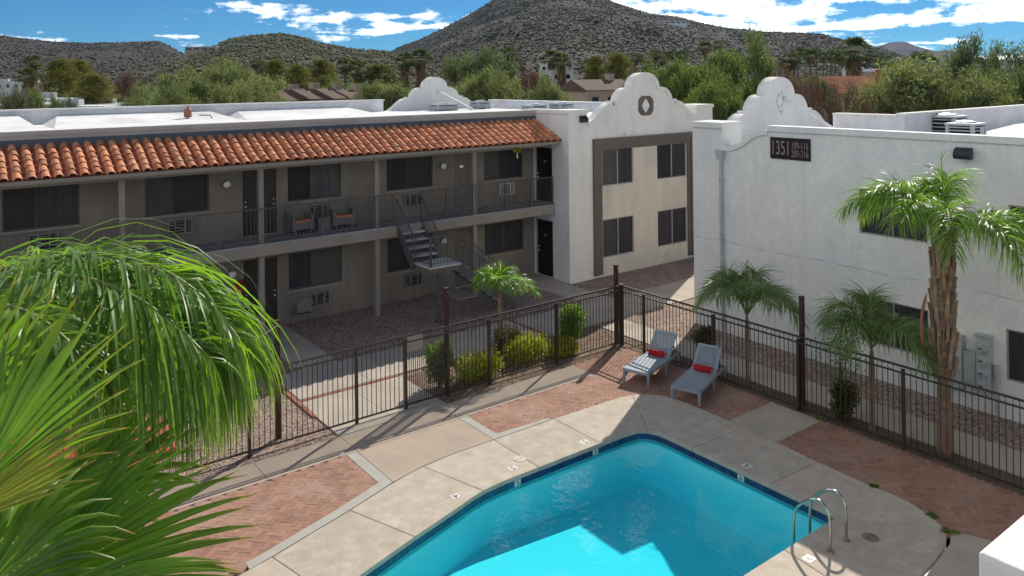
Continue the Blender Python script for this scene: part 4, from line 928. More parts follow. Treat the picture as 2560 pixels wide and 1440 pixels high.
# ------------------------------------------------------------------ loungers
def lounger(x, y, ang, label, plabel):
    t = thing('sun_lounger', (x, y, 0.004), label, 'sun lounger', 'sun loungers in the fence corner'); c, s = math.cos(ang), math.sin(ang)
    def W(p): return (x + p[0] * c - p[1] * s, y + p[0] * s + p[1] * c, p[2] + 0.004)
    def B(mb): mb.v = [W(p) for p in mb.v]; return mb
    SH = 0.34
    B(MB().box(-0.02, 1.22, -0.315, 0.315, SH - 0.045, SH)).build('seat', 'plastic_grey', t)
    fr_ = MB()
    for sy in (-1, 1): fr_.box(-0.04, 1.88, sy * 0.335 - 0.02, sy * 0.335 + 0.02, SH - 0.07, SH + 0.004)
    fr_.box(-0.045, -0.021, -0.314, 0.314, SH - 0.07, SH + 0.004).box(1.83, 1.875, -0.314, 0.314, SH - 0.07, SH)
    B(fr_).build('frame', 'plastic_grey', t)
    for lx in (0.0, 1.02, 1.80):
        for sy in (-1, 1):
            l = MB(); yy = sy * 0.33; l.add([(lx - 0.035, yy - 0.03, SH - 0.071), (lx + 0.035, yy - 0.03, SH - 0.071), (lx + 0.035, yy + 0.03, SH - 0.071), (lx - 0.035, yy + 0.03, SH - 0.071), (lx - 0.022, yy - 0.02, 0), (lx + 0.022, yy - 0.02, 0), (lx + 0.022, yy + 0.02, 0), (lx - 0.022, yy + 0.02, 0)],
                            [(3, 2, 1, 0), (4, 5, 6, 7), (0, 1, 5, 4), (1, 2, 6, 5), (2, 3, 7, 6), (3, 0, 4, 7)])
            B(l).build('leg', 'plastic_grey', t)
    an = R(45); d = Vector((math.cos(an), 0, math.sin(an))); nn = Vector((-math.sin(an), 0, math.cos(an))); yv = Vector((0, 1, 0)); o0 = Vector((1.24, 0, SH - 0.02)); L = 0.72
    bf = MB()
    for sy in (-0.275, 0.275): bf.obox(o0 + d * L / 2 + yv * sy, d, yv, nn, L / 2, 0.035, 0.016)
    for q in (0.04, L - 0.04): bf.obox(o0 + d * q, d, yv, nn, 0.04, 0.2399, 0.016)
    bo = B(bf).build('backrest', 'plastic_grey', t)
    for k in range(10): B(MB().obox(o0 + d * (0.11 + k * 0.055), d, yv, nn, 0.019, 0.2395, 0.012)).build('slat', 'plastic_grey', bo)
    for sy in (-0.26, 0.26): B(MB().bar(o0 + d * 0.45 + yv * sy - nn * 0.02, Vector((1.78, sy, SH - 0.03)), 0.012)).build('prop', 'plastic_grey', t)
    p = thing('pillow', W((1.16, 0, SH)), plabel, 'pillow'); mb = MB(); pc = Vector((1.16, 0, SH + 0.085)); pd = Vector((0.45, 0, 0.89)).normalized(); pn = Vector((-0.89, 0, 0.45)).normalized(); n1, n2 = 14, 9; V = []; F = []
    for i in range(n1):
        for j in range(n2):
            u_, v_ = -1 + 2 * i / (n1 - 1), -1 + 2 * j / (n2 - 1); b_ = (1 - abs(u_) ** 4) * (1 - abs(v_) ** 3)
            V.append((u_, v_, b_))
    W2 = [pc + yv * (u_ * 0.22) + pd * (v_ * 0.080) + pn * (0.055 * b_) for u_, v_, b_ in V] + [pc + yv * (u_ * 0.22) + pd * (v_ * 0.080) - pn * (0.03 * b_) for u_, v_, b_ in V]
    m_ = n1 * n2
    for i in range(n1 - 1):
        for j in range(n2 - 1): q = i * n2 + j; F += [(q, q + 1, q + n2 + 1, q + n2), (m_ + q, m_ + q + n2, m_ + q + n2 + 1, m_ + q + 1)]
    mb.add([W(v) for v in W2], F).build('cushion', 'fabric_red', p, smooth=True)
    B(MB().obox(pc + pd * 0.02 + pn * 0.012, yv, pd, pn, 0.30, 0.014, 0.006)).build('strap', 'fabric_red', p)
lounger(14.07, 13.68, R(17), 'grey plastic sun lounger half in sun, nearer the fence corner', 'red lumbar pillow on the half-sunny lounger')
lounger(14.16, 12.18, R(20), 'grey plastic sun lounger wholly in shade, nearer the camera', 'red lumbar pillow on the shaded lounger')

# ------------------------------------------------------------------ balcony and patio furniture
def armchair(x, y, label, ang=0.0):
    t = thing('wicker_armchair', (x, y, 2.846), label, 'armchair', 'wicker chairs on the balcony'); z = 2.846
    def B(mb):
        c, s = math.cos(ang), math.sin(ang); mb.v = [(x + p[0] * c - p[1] * s, y + p[0] * s + p[1] * c, z + p[2]) for p in mb.v]; return mb
    B(MB().box(-0.29, 0.29, -0.27, 0.27, 0.16, 0.36)).build('seat_box', 'wicker_grey', t)
    for sx_ in (-1, 1):
        for sy in (-1, 1): B(MB().box(sx_ * 0.26 - 0.025, sx_ * 0.26 + 0.025, sy * 0.24 - 0.025, sy * 0.24 + 0.025, 0, 0.159)).build('leg', 'wicker_grey', t)
        B(MB().box(sx_ * 0.325 - 0.034, sx_ * 0.325 + 0.034, -0.27, 0.30, 0.12, 0.60)).build('arm', 'wicker_grey', t)
    bk = B(MB().obox((0, 0.30, 0.62), Vector((1, 0, 0)), Vector((0, 0.12, 1)).normalized(), Vector((0, 1, -0.12)).normalized(), 0.29, 0.30, 0.03)); bk.build('backrest', 'wicker_grey', t)
    cu = B(MB().box(-0.275, 0.275, -0.275, 0.25, 0.362, 0.44)); o = cu.build('cushion', 'cushion_orange', t); m_ = o.modifiers.new('soft', 'BEVEL'); m_.width = 0.03; m_.segments = 3
armchair(9.38, 23.60, 'grey wicker armchair with orange cushion, left one on the balcony', 0.1)
armchair(10.80, 23.60, 'grey wicker armchair with orange cushion, right one on the balcony', -0.1)
tb = thing('side_table', (10.1, 23.5, 2.846), 'small grey wicker side table between the two balcony chairs', 'table')
MB().box(9.88, 10.32, 23.28, 23.72, 3.262, 3.29).build('top', 'wicker_grey', tb); MB().box(9.91, 10.29, 23.31, 23.69, 2.86, 3.26).build('body', 'wicker_grey', tb)
ch = thing('stacking_chair', (9.35, 23.35, -0.03), 'dark metal chair with grey fabric back beside the ground-floor doors', 'chair')
MB().box(9.10, 9.58, 23.12, 23.58, 0.40, 0.43).build('seat', 'wicker_grey', ch)
mb = MB(); n1 = 7
o = MB().prism([(9.10, 0.50), (9.56, 0.50), (9.60, 0.80), (9.56, 0.90), (9.14, 0.90), (9.08, 0.80)], 'y', 23.10, 23.125).build('backrest', 'wicker_grey', ch)
for a, b in (((9.08, 23.10), 1), ((9.60, 23.10), 1)):
    MB().tube(spline([(a[0], 23.60, -0.03), (a[0], 23.52, 0.40), (a[0], 23.40, 0.64), (a[0], 23.16, 0.66), (a[0], 23.13, 0.45), (a[0], 23.06, -0.03)], 20), 0.012, 6).build('leg', 'rail_grey', ch)
fe = thing('fire_extinguisher', (7.58, 23.9, 1.0), 'red fire extinguisher in a red wall cabinet beside the ground-floor doors', 'extinguisher')
MB().box(7.44, 7.72, 23.985, 23.998, 1.02, 1.60).box(7.44, 7.46, 23.87, 23.984, 1.02, 1.60).box(7.70, 7.72, 23.87, 23.984, 1.02, 1.60).box(7.461, 7.699, 23.87, 23.984, 1.02, 1.04).box(7.461, 7.699, 23.87, 23.984, 1.58, 1.60).build('cabinet', 'ext_red', fe)
MB().lathe([(0.07, 0), (0.075, 0.03), (0.075, 0.30), (0.05, 0.36), (0.02, 0.38), (0.02, 0.42)], (7.58, 23.92, 1.045), 14).build('cylinder', 'ext_red', fe, smooth=True)
MB().box(7.545, 7.615, 23.84, 23.8445, 1.14, 1.30).build('label_plate', 'tile_white', fe)
MB().bar((7.54, 23.92, 1.475), (7.63, 23.90, 1.50), 0.008).build('handle', 'ink', fe)
wc = thing('hanging_planter', (17.2, 22.55, 5.0), 'small yellow-green planter with a white tassel hanging from the eave', 'planter')
MB().tube([(17.2, 22.55, 5.16), (17.2, 22.55, 5.06)], 0.006, 5).build('hook', 'rail_grey', wc)
mb = MB()
for k in range(70):
    a, r, h = random.uniform(0, 6.28), random.uniform(0.02, 0.14), random.uniform(-0.05, 0.12); d = Vector((math.cos(a), math.sin(a), random.uniform(-1, 0.6))).normalized(); c_ = Vector((17.2 + math.cos(a) * r, 22.55 + math.sin(a) * r, 5.0 + h))
    s_ = d.orthogonal().normalized() * 0.018; mb.add([c_ - s_, c_ + s_, c_ + d * 0.09], [(0, 1, 2)])
mb.build('foliage', 'bush_yellow', wc, fix=False)
MB().lathe([(0.025, 0), (0.03, 0.1), (0.012, 0.22)], (17.2, 22.55, 4.72), 8).build('tassel', 'tile_white', wc)
# red parasol half hidden by the palms
pu = at(330, 965, 12.2); PXp, PYp = pu.x - 0.7, pu.y - 0.1
um = thing('parasol', (PXp, PYp, 0), 'coral red patio parasol half hidden behind the fan palm', 'parasol')
ZT = 2.62
MB().tube([(PXp, PYp, 0), (PXp, PYp, ZT + 0.05)], 0.022, 10).build('pole', 'metal_light', um)
MB().lathe([(0.26, 0), (0.26, 0.05), (0.10, 0.08), (0.04, 0.22)], (PXp, PYp, 0.006), 18).build('base', 'trim_brown', um)
for k in range(8):
    a0, a1 = 2 * math.pi * k / 8 + 0.2, 2 * math.pi * (k + 1) / 8 + 0.2; r = 1.35; am = (a0 + a1) / 2; zr = ZT - 0.50
    A, B_, C_ = (PXp, PYp, ZT), (PXp + math.cos(a0) * r, PYp + math.sin(a0) * r, zr), (PXp + math.cos(a1) * r, PYp + math.sin(a1) * r, zr)
    Mi = (PXp + math.cos(am) * r * 0.9, PYp + math.sin(am) * r * 0.9, zr + 0.045)
    h = 0.12; V = [A, B_, Mi, C_, (B_[0], B_[1], zr - h), (Mi[0], Mi[1], zr + 0.045 - h), (C_[0], C_[1], zr - h)]
    MB().add(V, [(0, 1, 2), (0, 2, 3), (1, 4, 5, 2), (2, 5, 6, 3)]).build('canopy_panel', 'fabric_coral', um)
    MB().tube([(PXp, PYp, ZT - 0.03), (B_[0], B_[1], zr - 0.02)], 0.009, 5).build('rib', 'metal_light', um)
# ------------------------------------------------------------------ foliage helpers
def leaf_cloud(C, per, sig, lw, ll, rng, squash=1.0, droop=0.0, jitter=0.35):
    """rhombic leaves scattered round centres C"""
    C = np.repeat(np.asarray(C, float), per, axis=0); n = len(C)
    d = rng.normal(size=(n, 3)); d /= np.linalg.norm(d, axis=1, keepdims=True); rad = sig * rng.random((n, 1)) ** 0.45
    p = C + d * rad * np.array([1, 1, squash])
    a = rng.normal(size=(n, 3)) + d * 0.8; a[:, 2] -= droop; a /= np.linalg.norm(a, axis=1, keepdims=True)
    b = np.cross(a, rng.normal(size=(n, 3))); b /= np.linalg.norm(b, axis=1, keepdims=True)
    s = (1 + jitter * (rng.random((n, 1)) * 2 - 1))
    V = np.stack([p - a * ll * s / 2, p + b * lw * s / 2, p + a * ll * s / 2, p - b * lw * s / 2], 1).reshape(-1, 3)
    return V, np.arange(n * 4).reshape(-1, 4)
def cat_(parts):
    Vs, Fs, b = [], [], 0
    for V, F in parts: Vs.append(V); Fs.append(F + b); b += len(V)
    return np.concatenate(Vs), np.concatenate(Fs)
def np_part(name, V, F, mat, parent, smooth=False, tip=None):
    o = org(parent); me = np_mesh(name, V - np.array(o), F, mat, smooth, tip); ob = bpy.data.objects.new(name, me); COL.objects.link(ob); ob.parent = parent; ORG[ob.name] = o; return ob

def strip_leaflets(base, d0, wid, L, W, grav, seg, prof, twist=None):
    """ribbons: base (n,3), start direction (n,3), width direction (n,3)"""
    n = len(base); P = [base]; d = d0.copy(); st = (L / seg)[:, None]
    for k in range(seg):
        P.append(P[-1] + d * st); d = d + np.array([0, 0, -1.0]) * grav[:, None]; d /= np.linalg.norm(d, axis=1, keepdims=True)
    V = []
    for k in range(seg + 1):
        w = wid * (W * prof[k])[:, None] / 2; V += [P[k] - w, P[k] + w]
    V = np.stack(V, 1); m = 2 * (seg + 1); F = []
    for k in range(seg): F.append(np.array([2 * k, 2 * k + 1, 2 * k + 3, 2 * k + 2]))
    F = np.array(F)[None] + (np.arange(n) * m)[:, None, None]
    return V.reshape(-1, 3), F.reshape(-1, 4)
def queen_frond(parent, pts, nl, L, W, droop, mat, rng, start=0.12, rr=0.016, fwd=0.55, spread=0.9, name='frond', lift=0.35, lj=0.38):
    """feather frond: rachis (part) with hanging leaflets"""
    P = spline(pts, 40); o = MB().tube(P, [rr * (1 - 0.8 * i / 39) + 0.002 for i in range(40)], 6).build('rachis', 'rachis', parent)
    A = np.array([tuple(p) for p in P]); T = np.gradient(A, axis=0); T /= np.linalg.norm(T, axis=1, keepdims=True)
    t = np.repeat(start + (1 - start) * (np.arange(nl) + 0.5) / nl, 2) * 39; side = np.tile([-1.0, 1.0], nl)
    i0 = np.minimum(t.astype(int), 38); fr_ = (t - i0)[:, None]; B = A[i0] * (1 - fr_) + A[i0 + 1] * fr_; TT = T[i0]
    S = np.cross(TT, np.array([0, 0, 1.0])); S /= np.linalg.norm(S, axis=1, keepdims=True) + 1e-6; U = np.cross(S, TT)
    n = len(B); q = t / 39
    d = S * side[:, None] * spread + TT * (fwd + 0.5 * q[:, None]) + U * (lift + rng.normal(size=(n, 1)) * lj) + rng.normal(size=(n, 3)) * 0.10
    d /= np.linalg.norm(d, axis=1, keepdims=True)
    ln = L * (0.45 + 0.75 * np.sin(np.pi * np.clip(q * 0.86 + 0.12, 0, 1)) ** 0.8) * (0.8 + 0.4 * rng.random(n))
    wid = np.cross(d, np.array([0, 0, 1.0]) + rng.normal(size=(n, 3)) * 0.5); wid /= np.linalg.norm(wid, axis=1, keepdims=True)
    V, F = strip_leaflets(B, d, wid, ln, np.full(n, W) * (0.7 + 0.6 * rng.random(n)), droop * (0.6 + 0.8 * rng.random(n)), 5, [0.5, 1, 0.95, 0.8, 0.5, 0.06])
    return np_part(name, V, F, mat, parent, tip=np.tile(np.repeat(np.arange(6) / 5 * 0.92, 2), n) * np.repeat(0.85 + 0.2 * rng.random(n), 12))
def crown_frond_pts(c, az, length, elev, sag):
    """arching rachis from crown centre"""
    d = Vector((math.cos(az), math.sin(az), 0)); out = []
    for k in range(6):
        s = k / 5; r = length * (math.sin(elev) * 0 + math.cos(elev) * s + 0.12 * s * s); z = length * (math.sin(elev) * s * 1.15 - sag * s ** 2.2)
        out.append(Vector(c) + d * r + Vector((0, 0, z)))
    return out
def queen_palm(x, y, h, trunk_r, nf, flen, L, W, label, seed, mat='leaf_queen_dark', sag=0.75, nl=52, droop=0.34, azs=None, elv=(0.5, 1.25), boots=False, lean=(0, 0)):
    rng = np.random.default_rng(seed); rnd = random.Random(seed)
    t = thing('queen_palm', (x, y, -0.02), label, 'palm tree'); lx, ly = lean
    prof = []
    P = [(x + lx * k / 8, y + ly * k / 8, -0.05 + (h + 0.05) * k / 8) for k in range(9)]
    if boots:
        rad = [trunk_r * v for v in (0.95, 0.80, 0.74, 0.76, 0.86, 1.0, 1.08, 0.95, 0.6)]
    else: rad = [trunk_r * v for v in (1.3, 1.05, 0.95, 0.95, 1.0, 1.1, 1.15, 0.9, 0.5)]
    MB().tube(spline(P, 24), [rad[int(i * 8 / 23)] * (1 - (i * 8 / 23 % 1)) + rad[min(8, int(i * 8 / 23) + 1)] * (i * 8 / 23 % 1) + (rnd.uniform(-0.012, 0.012) if boots else 0) for i in range(24)], 14).build('trunk', 'palm_trunk', t, smooth=True)
    if boots:   # old leaf bases clasping the trunk
        for k in range(66):
            a = k * 2.4 + rnd.uniform(-0.2, 0.2); z = h * (0.34 + 0.62 * k / 66); q = z / h; r = trunk_r * (0.98 + 0.12 * math.sin(q * 3)); d = Vector((math.cos(a), math.sin(a), 0)); s = Vector((-d.y, d.x, 0))
            b0 = Vector((x + lx * q, y + ly * q, z)) + d * r * 0.85; hh = rnd.uniform(0.4, 0.85); w0, w1 = rnd.uniform(0.035, 0.07), 0.010
            V = [b0 - s * w0, b0 + s * w0, b0 + Vector((0, 0, hh)) + d * 0.05 + s * w1, b0 + Vector((0, 0, hh)) + d * 0.05 - s * w1]
            V += [v + d * 0.028 for v in V]; V[6] = V[6] + d * rnd.uniform(0, 0.07); V[7] = V[7] + d * rnd.uniform(0, 0.06)
            MB().add(V, [(0, 1, 2, 3), (7, 6, 5, 4), (0, 4, 5, 1), (1, 5, 6, 2), (2, 6, 7, 3), (3, 7, 4, 0)]).build('leaf_base', 'palm_boot', t)
    c = (x + lx, y + ly, h - 0.02)
    for k in range(nf):
        az = azs[k] if azs else k * 2.399 + rnd.uniform(-0.25, 0.25); e = elv[0] + (elv[1] - elv[0]) * ((k * 0.618) % 1)
        queen_frond(t, crown_frond_pts(c, az, flen * rnd.uniform(0.85, 1.1), e, sag * rnd.uniform(0.85, 1.2)), nl, L, W, droop, mat, rng, start=0.16)
    # spear leaf
    queen_frond(t, [c, (c[0] + 0.02, c[1], c[2] + flen * 0.3), (c[0] + 0.05, c[1] + 0.03, c[2] + flen * 0.6)], 14, L * 0.5, W * 0.7, 0.1, mat, rng, spread=0.25)
    return t
queen_palm(12.60, 17.40, 1.75, 0.060, 9, 1.28, 0.46, 0.020, 'small sunlit queen palm in the flower bed behind the fence', 11, 'leaf_queen', 0.75, 58, 0.34, elv=(0.85, 1.45))
queen_palm(16.18, 11.95, 1.72, 0.050, 10, 2.15, 0.60, 0.020, 'slender queen palm behind the fence near the loungers', 12, sag=0.80, nl=74, droop=0.30, elv=(0.85, 1.38))
queen_palm(16.22, 8.80, 1.75, 0.055, 10, 2.1, 0.60, 0.020, 'queen palm with thin pale trunk left of the big palm', 13, sag=0.80, nl=74, droop=0.30, elv=(0.75, 1.38))
queen_palm(16.27, 7.33, 4.3, 0.165, 13, 2.9, 0.72, 0.019, 'large queen palm with shaggy brown trunk against the white wall', 14, 'leaf_queen', 0.78, 105, 0.44, boots=True, elv=(0.5, 1.42), lean=(0.05, 0.02))
# dried sheath hanging on the big trunk
MB().tube(spline([(16.05, 7.55, 3.2), (15.98, 7.62, 2.7), (15.98, 7.60, 2.2), (16.05, 7.5, 1.85)], 12), [0.01, 0.03, 0.035, 0.03, 0.03, 0.03, 0.03, 0.03, 0.028, 0.025, 0.02, 0.006], 8).build('dry_sheath', 'copper_pipe', bpy.data.objects['queen_palm.003'])

# ------------------------------------------------------------------ bushes
def bush(name, x, y, rx, ry, h, n, lw, ll, mat, label, cat='bush', group=None, seed=1, clumps=26, stem=0.0, flowers=0, z0=-0.02):
    rng = np.random.default_rng(seed); t = thing(name, (x, y, z0), label, cat, group)
    mb = MB(); rnd = random.Random(seed); C = []
    for k in range(clumps):
        d = rng.normal(size=3); d /= np.linalg.norm(d); r = 0.55 + 0.45 * rng.random(); C.append((x + d[0] * rx * r * 0.8, y + d[1] * ry * r * 0.8, z0 + stem + (h - stem) * (0.5 + 0.42 * d[2] * r)))
    for k in range(0, clumps, 2): mb.tube([(x + rnd.uniform(-.04, .04), y + rnd.uniform(-.04, .04), z0 - 0.02), ((x * 0.7 + C[k][0] * 0.3), (y * 0.7 + C[k][1] * 0.3), z0 + (C[k][2] - z0) * 0.5), C[k]], [0.012, 0.009, 0.004], 5)
    mb.build('stem', 'bark', t)
    V, F = leaf_cloud(C, n // clumps, (rx + ry + h / 2) / 3 * 0.48, lw, ll, rng); V[:, 2] = np.maximum(V[:, 2], z0 + 0.01)
    np_part('foliage', V, F, mat, t)
    if flowers:
        c = np.array(C); V, F = leaf_cloud(c + np.array([0, 0, h * 0.12]), flowers // clumps + 1, (rx + ry) / 2 * 0.45, 0.035, 0.035, rng); V[:, 2] = np.maximum(V[:, 2], z0 + 0.05); np_part('flowers', V, F, 'flower_yellow', t)
    return t
bush('round_bush', 10.16, 16.62, 0.36, 0.36, 1.28, 2600, 0.045, 0.075, 'bush_green', 'rounded green bush just right of the gate', seed=21)
bush('round_bush', 14.60, 16.75, 0.42, 0.40, 1.34, 3200, 0.045, 0.075, 'bush_green', 'rounded green bush near the fence corner', seed=22, stem=0.15)
bush('lantana', 11.25, 16.55, 0.85, 0.42, 0.62, 4200, 0.035, 0.055, 'bush_yellow', 'low yellow-green lantana mound left of the small palm', 'shrub', seed=23, clumps=44, flowers=60)
bush('lantana', 13.05, 16.75, 0.80, 0.45, 0.62, 4200, 0.035, 0.055, 'bush_yellow', 'low yellow-flowering lantana mound right of the small palm', 'shrub', seed=24, clumps=44, flowers=420)
bush('lantana', 13.95, 16.35, 0.65, 0.30, 0.40, 2600, 0.035, 0.055, 'bush_yellow', 'lowest lantana mound spilling under the fence near the corner', 'shrub', seed=25, clumps=30, flowers=200)
bush('trailing_shrub', 12.75, 17.25, 0.6, 0.35, 0.85, 2200, 0.04, 0.06, 'bush_dark', 'dark green shrub behind the yellow lantana', 'shrub', seed=26)
bush('clipped_bush', 16.16, 9.40, 0.26, 0.34, 0.95, 2400, 0.04, 0.055, 'bush_dark', 'upright olive bush behind the fence between the right palms', seed=27, clumps=30)
bush('clipped_bush', 17.15, 14.05, 0.36, 0.34, 0.75, 2000, 0.04, 0.055, 'bush_dark', 'low reddish bush behind the shaded lounger', seed=28, clumps=24)
bush('airy_shrub', 16.30, 9.60, 0.6, 0.55, 2.0, 900, 0.035, 0.055, 'leaf_queen_dark', 'sparse twiggy shrub rising over the fence left of the thin-trunk palm', 'shrub', seed=29, clumps=34, stem=0.5)
def weed(x, y, s, label, seed, z=0.0):
    rng = np.random.default_rng(seed); t = thing('weed', (x, y, z), label, 'weed', 'weeds in the paving joints')
    V, F = leaf_cloud([(x + random.uniform(-s, s), y + random.uniform(-s, s), z + 0.02) for k in range(8)], 14, s * 0.7, 0.02, 0.06, rng, 0.5); V[:, 2] = np.maximum(V[:, 2], z + 0.005); np_part('foliage', V, F, 'bush_green', t)
weed(13.95, 7.55, 0.06, 'tiny weed in the joint halfway along the right brick paving', 31); weed(13.80, 6.42, 0.09, 'green weed in the curved joint nearest the ladder', 32); weed(13.52, 6.02, 0.11, 'largest weed at the end of the curved deck joint', 33); weed(15.78, 9.75, 0.08, 'small weed where the brick meets the planting bed', 34)

# ------------------------------------------------------------------ palms close to the camera
def fan_leaf(parent, hub, axis, normal, Rr, nseg, spread, mat, rng, split=0.55, droop=0.25, pleat=0.05, w=1.0):
    hub = np.array(hub); a = np.array(axis, float); a /= np.linalg.norm(a); nn = np.array(normal, float); nn -= a * nn.dot(a); nn /= np.linalg.norm(nn); b = np.cross(nn, a)
    th = np.linspace(-spread, spread, nseg); dth = th[1] - th[0]; V = []; F = []
    rad = [0.02, 0.18, 0.40, split, 0.70, 0.85, 1.0]
    for i, t_ in enumerate(th):
        L = Rr * (1 - 0.22 * (abs(t_) / spread) ** 2) * (0.93 + 0.14 * rng.random()); t_ += rng.normal() * dth * 0.12
        d = a * math.cos(t_) + b * math.sin(t_); s = -a * math.sin(t_) + b * math.cos(t_); dr = droop * (0.4 + rng.random() * 1.2); ex = rng.normal() * 0.05; base = len(V)
        p = hub.copy(); dirv = d.copy(); lastr = 0
        for k, r in enumerate(rad):
            p = p + dirv * (r - lastr) * L; lastr = r
            if r >= split: dirv = dirv + np.array([0, 0, -1.0]) * dr * 0.32 + s * ex; dirv /= np.linalg.norm(dirv)
            wd = math.tan(dth / 2) * r * L * 1.02 if r <= split else math.tan(dth / 2) * split * L * 1.02 * (1 - (r - split) / (1 - split)) ** 0.75 + 0.001
            wd *= w; fold = min(wd * 0.75, pleat)
            V += [p - s * wd - nn * fold, p + nn * fold, p + s * wd - nn * fold]
        for k in range(len(rad) - 1):
            q = base + 3 * k; F += [(q, q + 1, q + 4, q + 3), (q + 1, q + 2, q + 5, q + 4)]
    return np_part('leaf', np.array(V), np.array(F), mat, parent, tip=np.tile(np.repeat(np.array(rad) * 0.97, 3), nseg))
def fan_threads(parent, hub, Rr, rng): pass
rng = np.random.default_rng(5)
fpc = at(-60, 1560, 3.7)
FP = thing('fan_palm', (fpc.x, fpc.y, 0), 'fan palm with stiff pleated leaves close to the camera, bottom left', 'palm tree')
MB().tube(spline([(fpc.x, fpc.y, 0), (fpc.x + .02, fpc.y, fpc.z * 0.5), (fpc.x, fpc.y, fpc.z)], 16), 0.19, 14).build('trunk', 'palm_trunk', FP, smooth=True)
def fan_at(hu, hv, hd, tu, tv, td, Rr, nseg=34, spread=1.45, mat='leaf_fan', up=0.35, **kw):
    """leaf with its hub and tip direction; blade faces up and towards the open court"""
    h = at(hu, hv, hd); tp = at(tu, tv, td); ax = (tp - h).normalized(); nrm = Vector((-0.35, -0.55, up + 0.5)).normalized()
    ctl = (fpc + h) / 2 + Vector((0, 0, 0.10)); MB().tube(spline([fpc, ctl, h], 12), [0.022 - 0.001 * i for i in range(12)], 7).build('petiole', 'rachis', FP)
    fan_leaf(FP, h, ax, nrm, Rr, nseg, spread, mat, rng, **kw)
fan_at(50, 1480, 3.3, 620, 1190, 3.7, 0.95, 19, 0.74)
fan_at(-70, 1230, 3.2, 220, 800, 3.5, 0.80, 17, 0.66)
fan_at(-10, 1345, 3.5, 520, 1060, 3.9, 0.78, 15, 0.45)
fan_at(190, 1235, 3.9, 480, 960, 4.3, 0.68, 16, 0.95, droop=0.5)
fan_at(-150, 1330, 2.9, 240, 1080, 3.1, 0.62, 10, 0.30, mat='leaf_fan_yellow')
fan_at(60, 1500, 3.0, 560, 1405, 3.2, 0.80, 10, 0.26, mat='leaf_fan')
fan_at(-60, 1500, 3.1, 250, 1200, 3.4, 0.62, 16, 1.0, droop=0.8)
fan_at(-160, 1090, 3.6, 40, 700, 3.9, 0.80, 13, 0.5)
fan_at(120, 1330, 4.2, 420, 1240, 4.6, 0.70, 16, 1.2, droop=0.9)
fan_at(-40, 1420, 4.3, 230, 1080, 4.6, 0.85, 18, 1.0, droop=0.6)
qc = at(-330, 900, 5.2)
QP = thing('queen_palm', (qc.x, qc.y, 0), 'queen palm whose arching fronds hang over the left of the view', 'palm tree')
MB().tube([(qc.x, qc.y, 0), (qc.x, qc.y, qc.z * 0.6), (qc.x, qc.y, qc.z)], [0.2, 0.17, 0.15], 14).build('trunk', 'palm_trunk', QP, smooth=True)
rng = np.random.default_rng(8)
def near_frond(px, nl, L, W, mat='leaf_queen', droop=0.40, sp=0.75):
    queen_frond(QP, [qc] + [at(u - 2, v + 32, D) for u, v, D in px], nl, L, W, droop, mat, rng, start=0.10, rr=0.022, fwd=0.5, spread=sp, lift=-0.02, lj=0.22)
near_frond([(-150, 700, 5.1), (60, 628, 4.9), (240, 604, 4.8), (400, 640, 4.7), (520, 720, 4.65), (600, 815, 4.6)], 270, 0.90, 0.0155, droop=0.62)
near_frond([(-150, 730, 4.9), (30, 668, 4.7), (200, 662, 4.5), (340, 712, 4.4), (450, 790, 4.35), (530, 870, 4.3)], 205, 0.82, 0.0155, droop=0.62)
near_frond([(-160, 710, 5.5), (40, 645, 5.6), (220, 645, 5.7), (380, 700, 5.8), (490, 790, 5.9), (570, 890, 5.9)], 205, 0.98, 0.016, 'leaf_queen', droop=0.62)
near_frond([(-190, 780, 4.6), (-60, 730, 4.3), (60, 745, 4.1), (160, 810, 4.0), (230, 900, 3.95)], 120, 0.58, 0.015, 'leaf_queen', droop=0.55)
near_frond([(-170, 830, 5.4), (0, 800, 5.3), (150, 850, 5.2), (260, 935, 5.15), (330, 1030, 5.1)], 120, 0.62, 0.015, 'leaf_queen_dark', droop=0.55)
near_frond([(-160, 790, 6.0), (40, 740, 6.2), (220, 780, 6.4), (350, 870, 6.5), (430, 980, 6.6)], 120, 0.68, 0.015, 'leaf_queen_dark', droop=0.55)
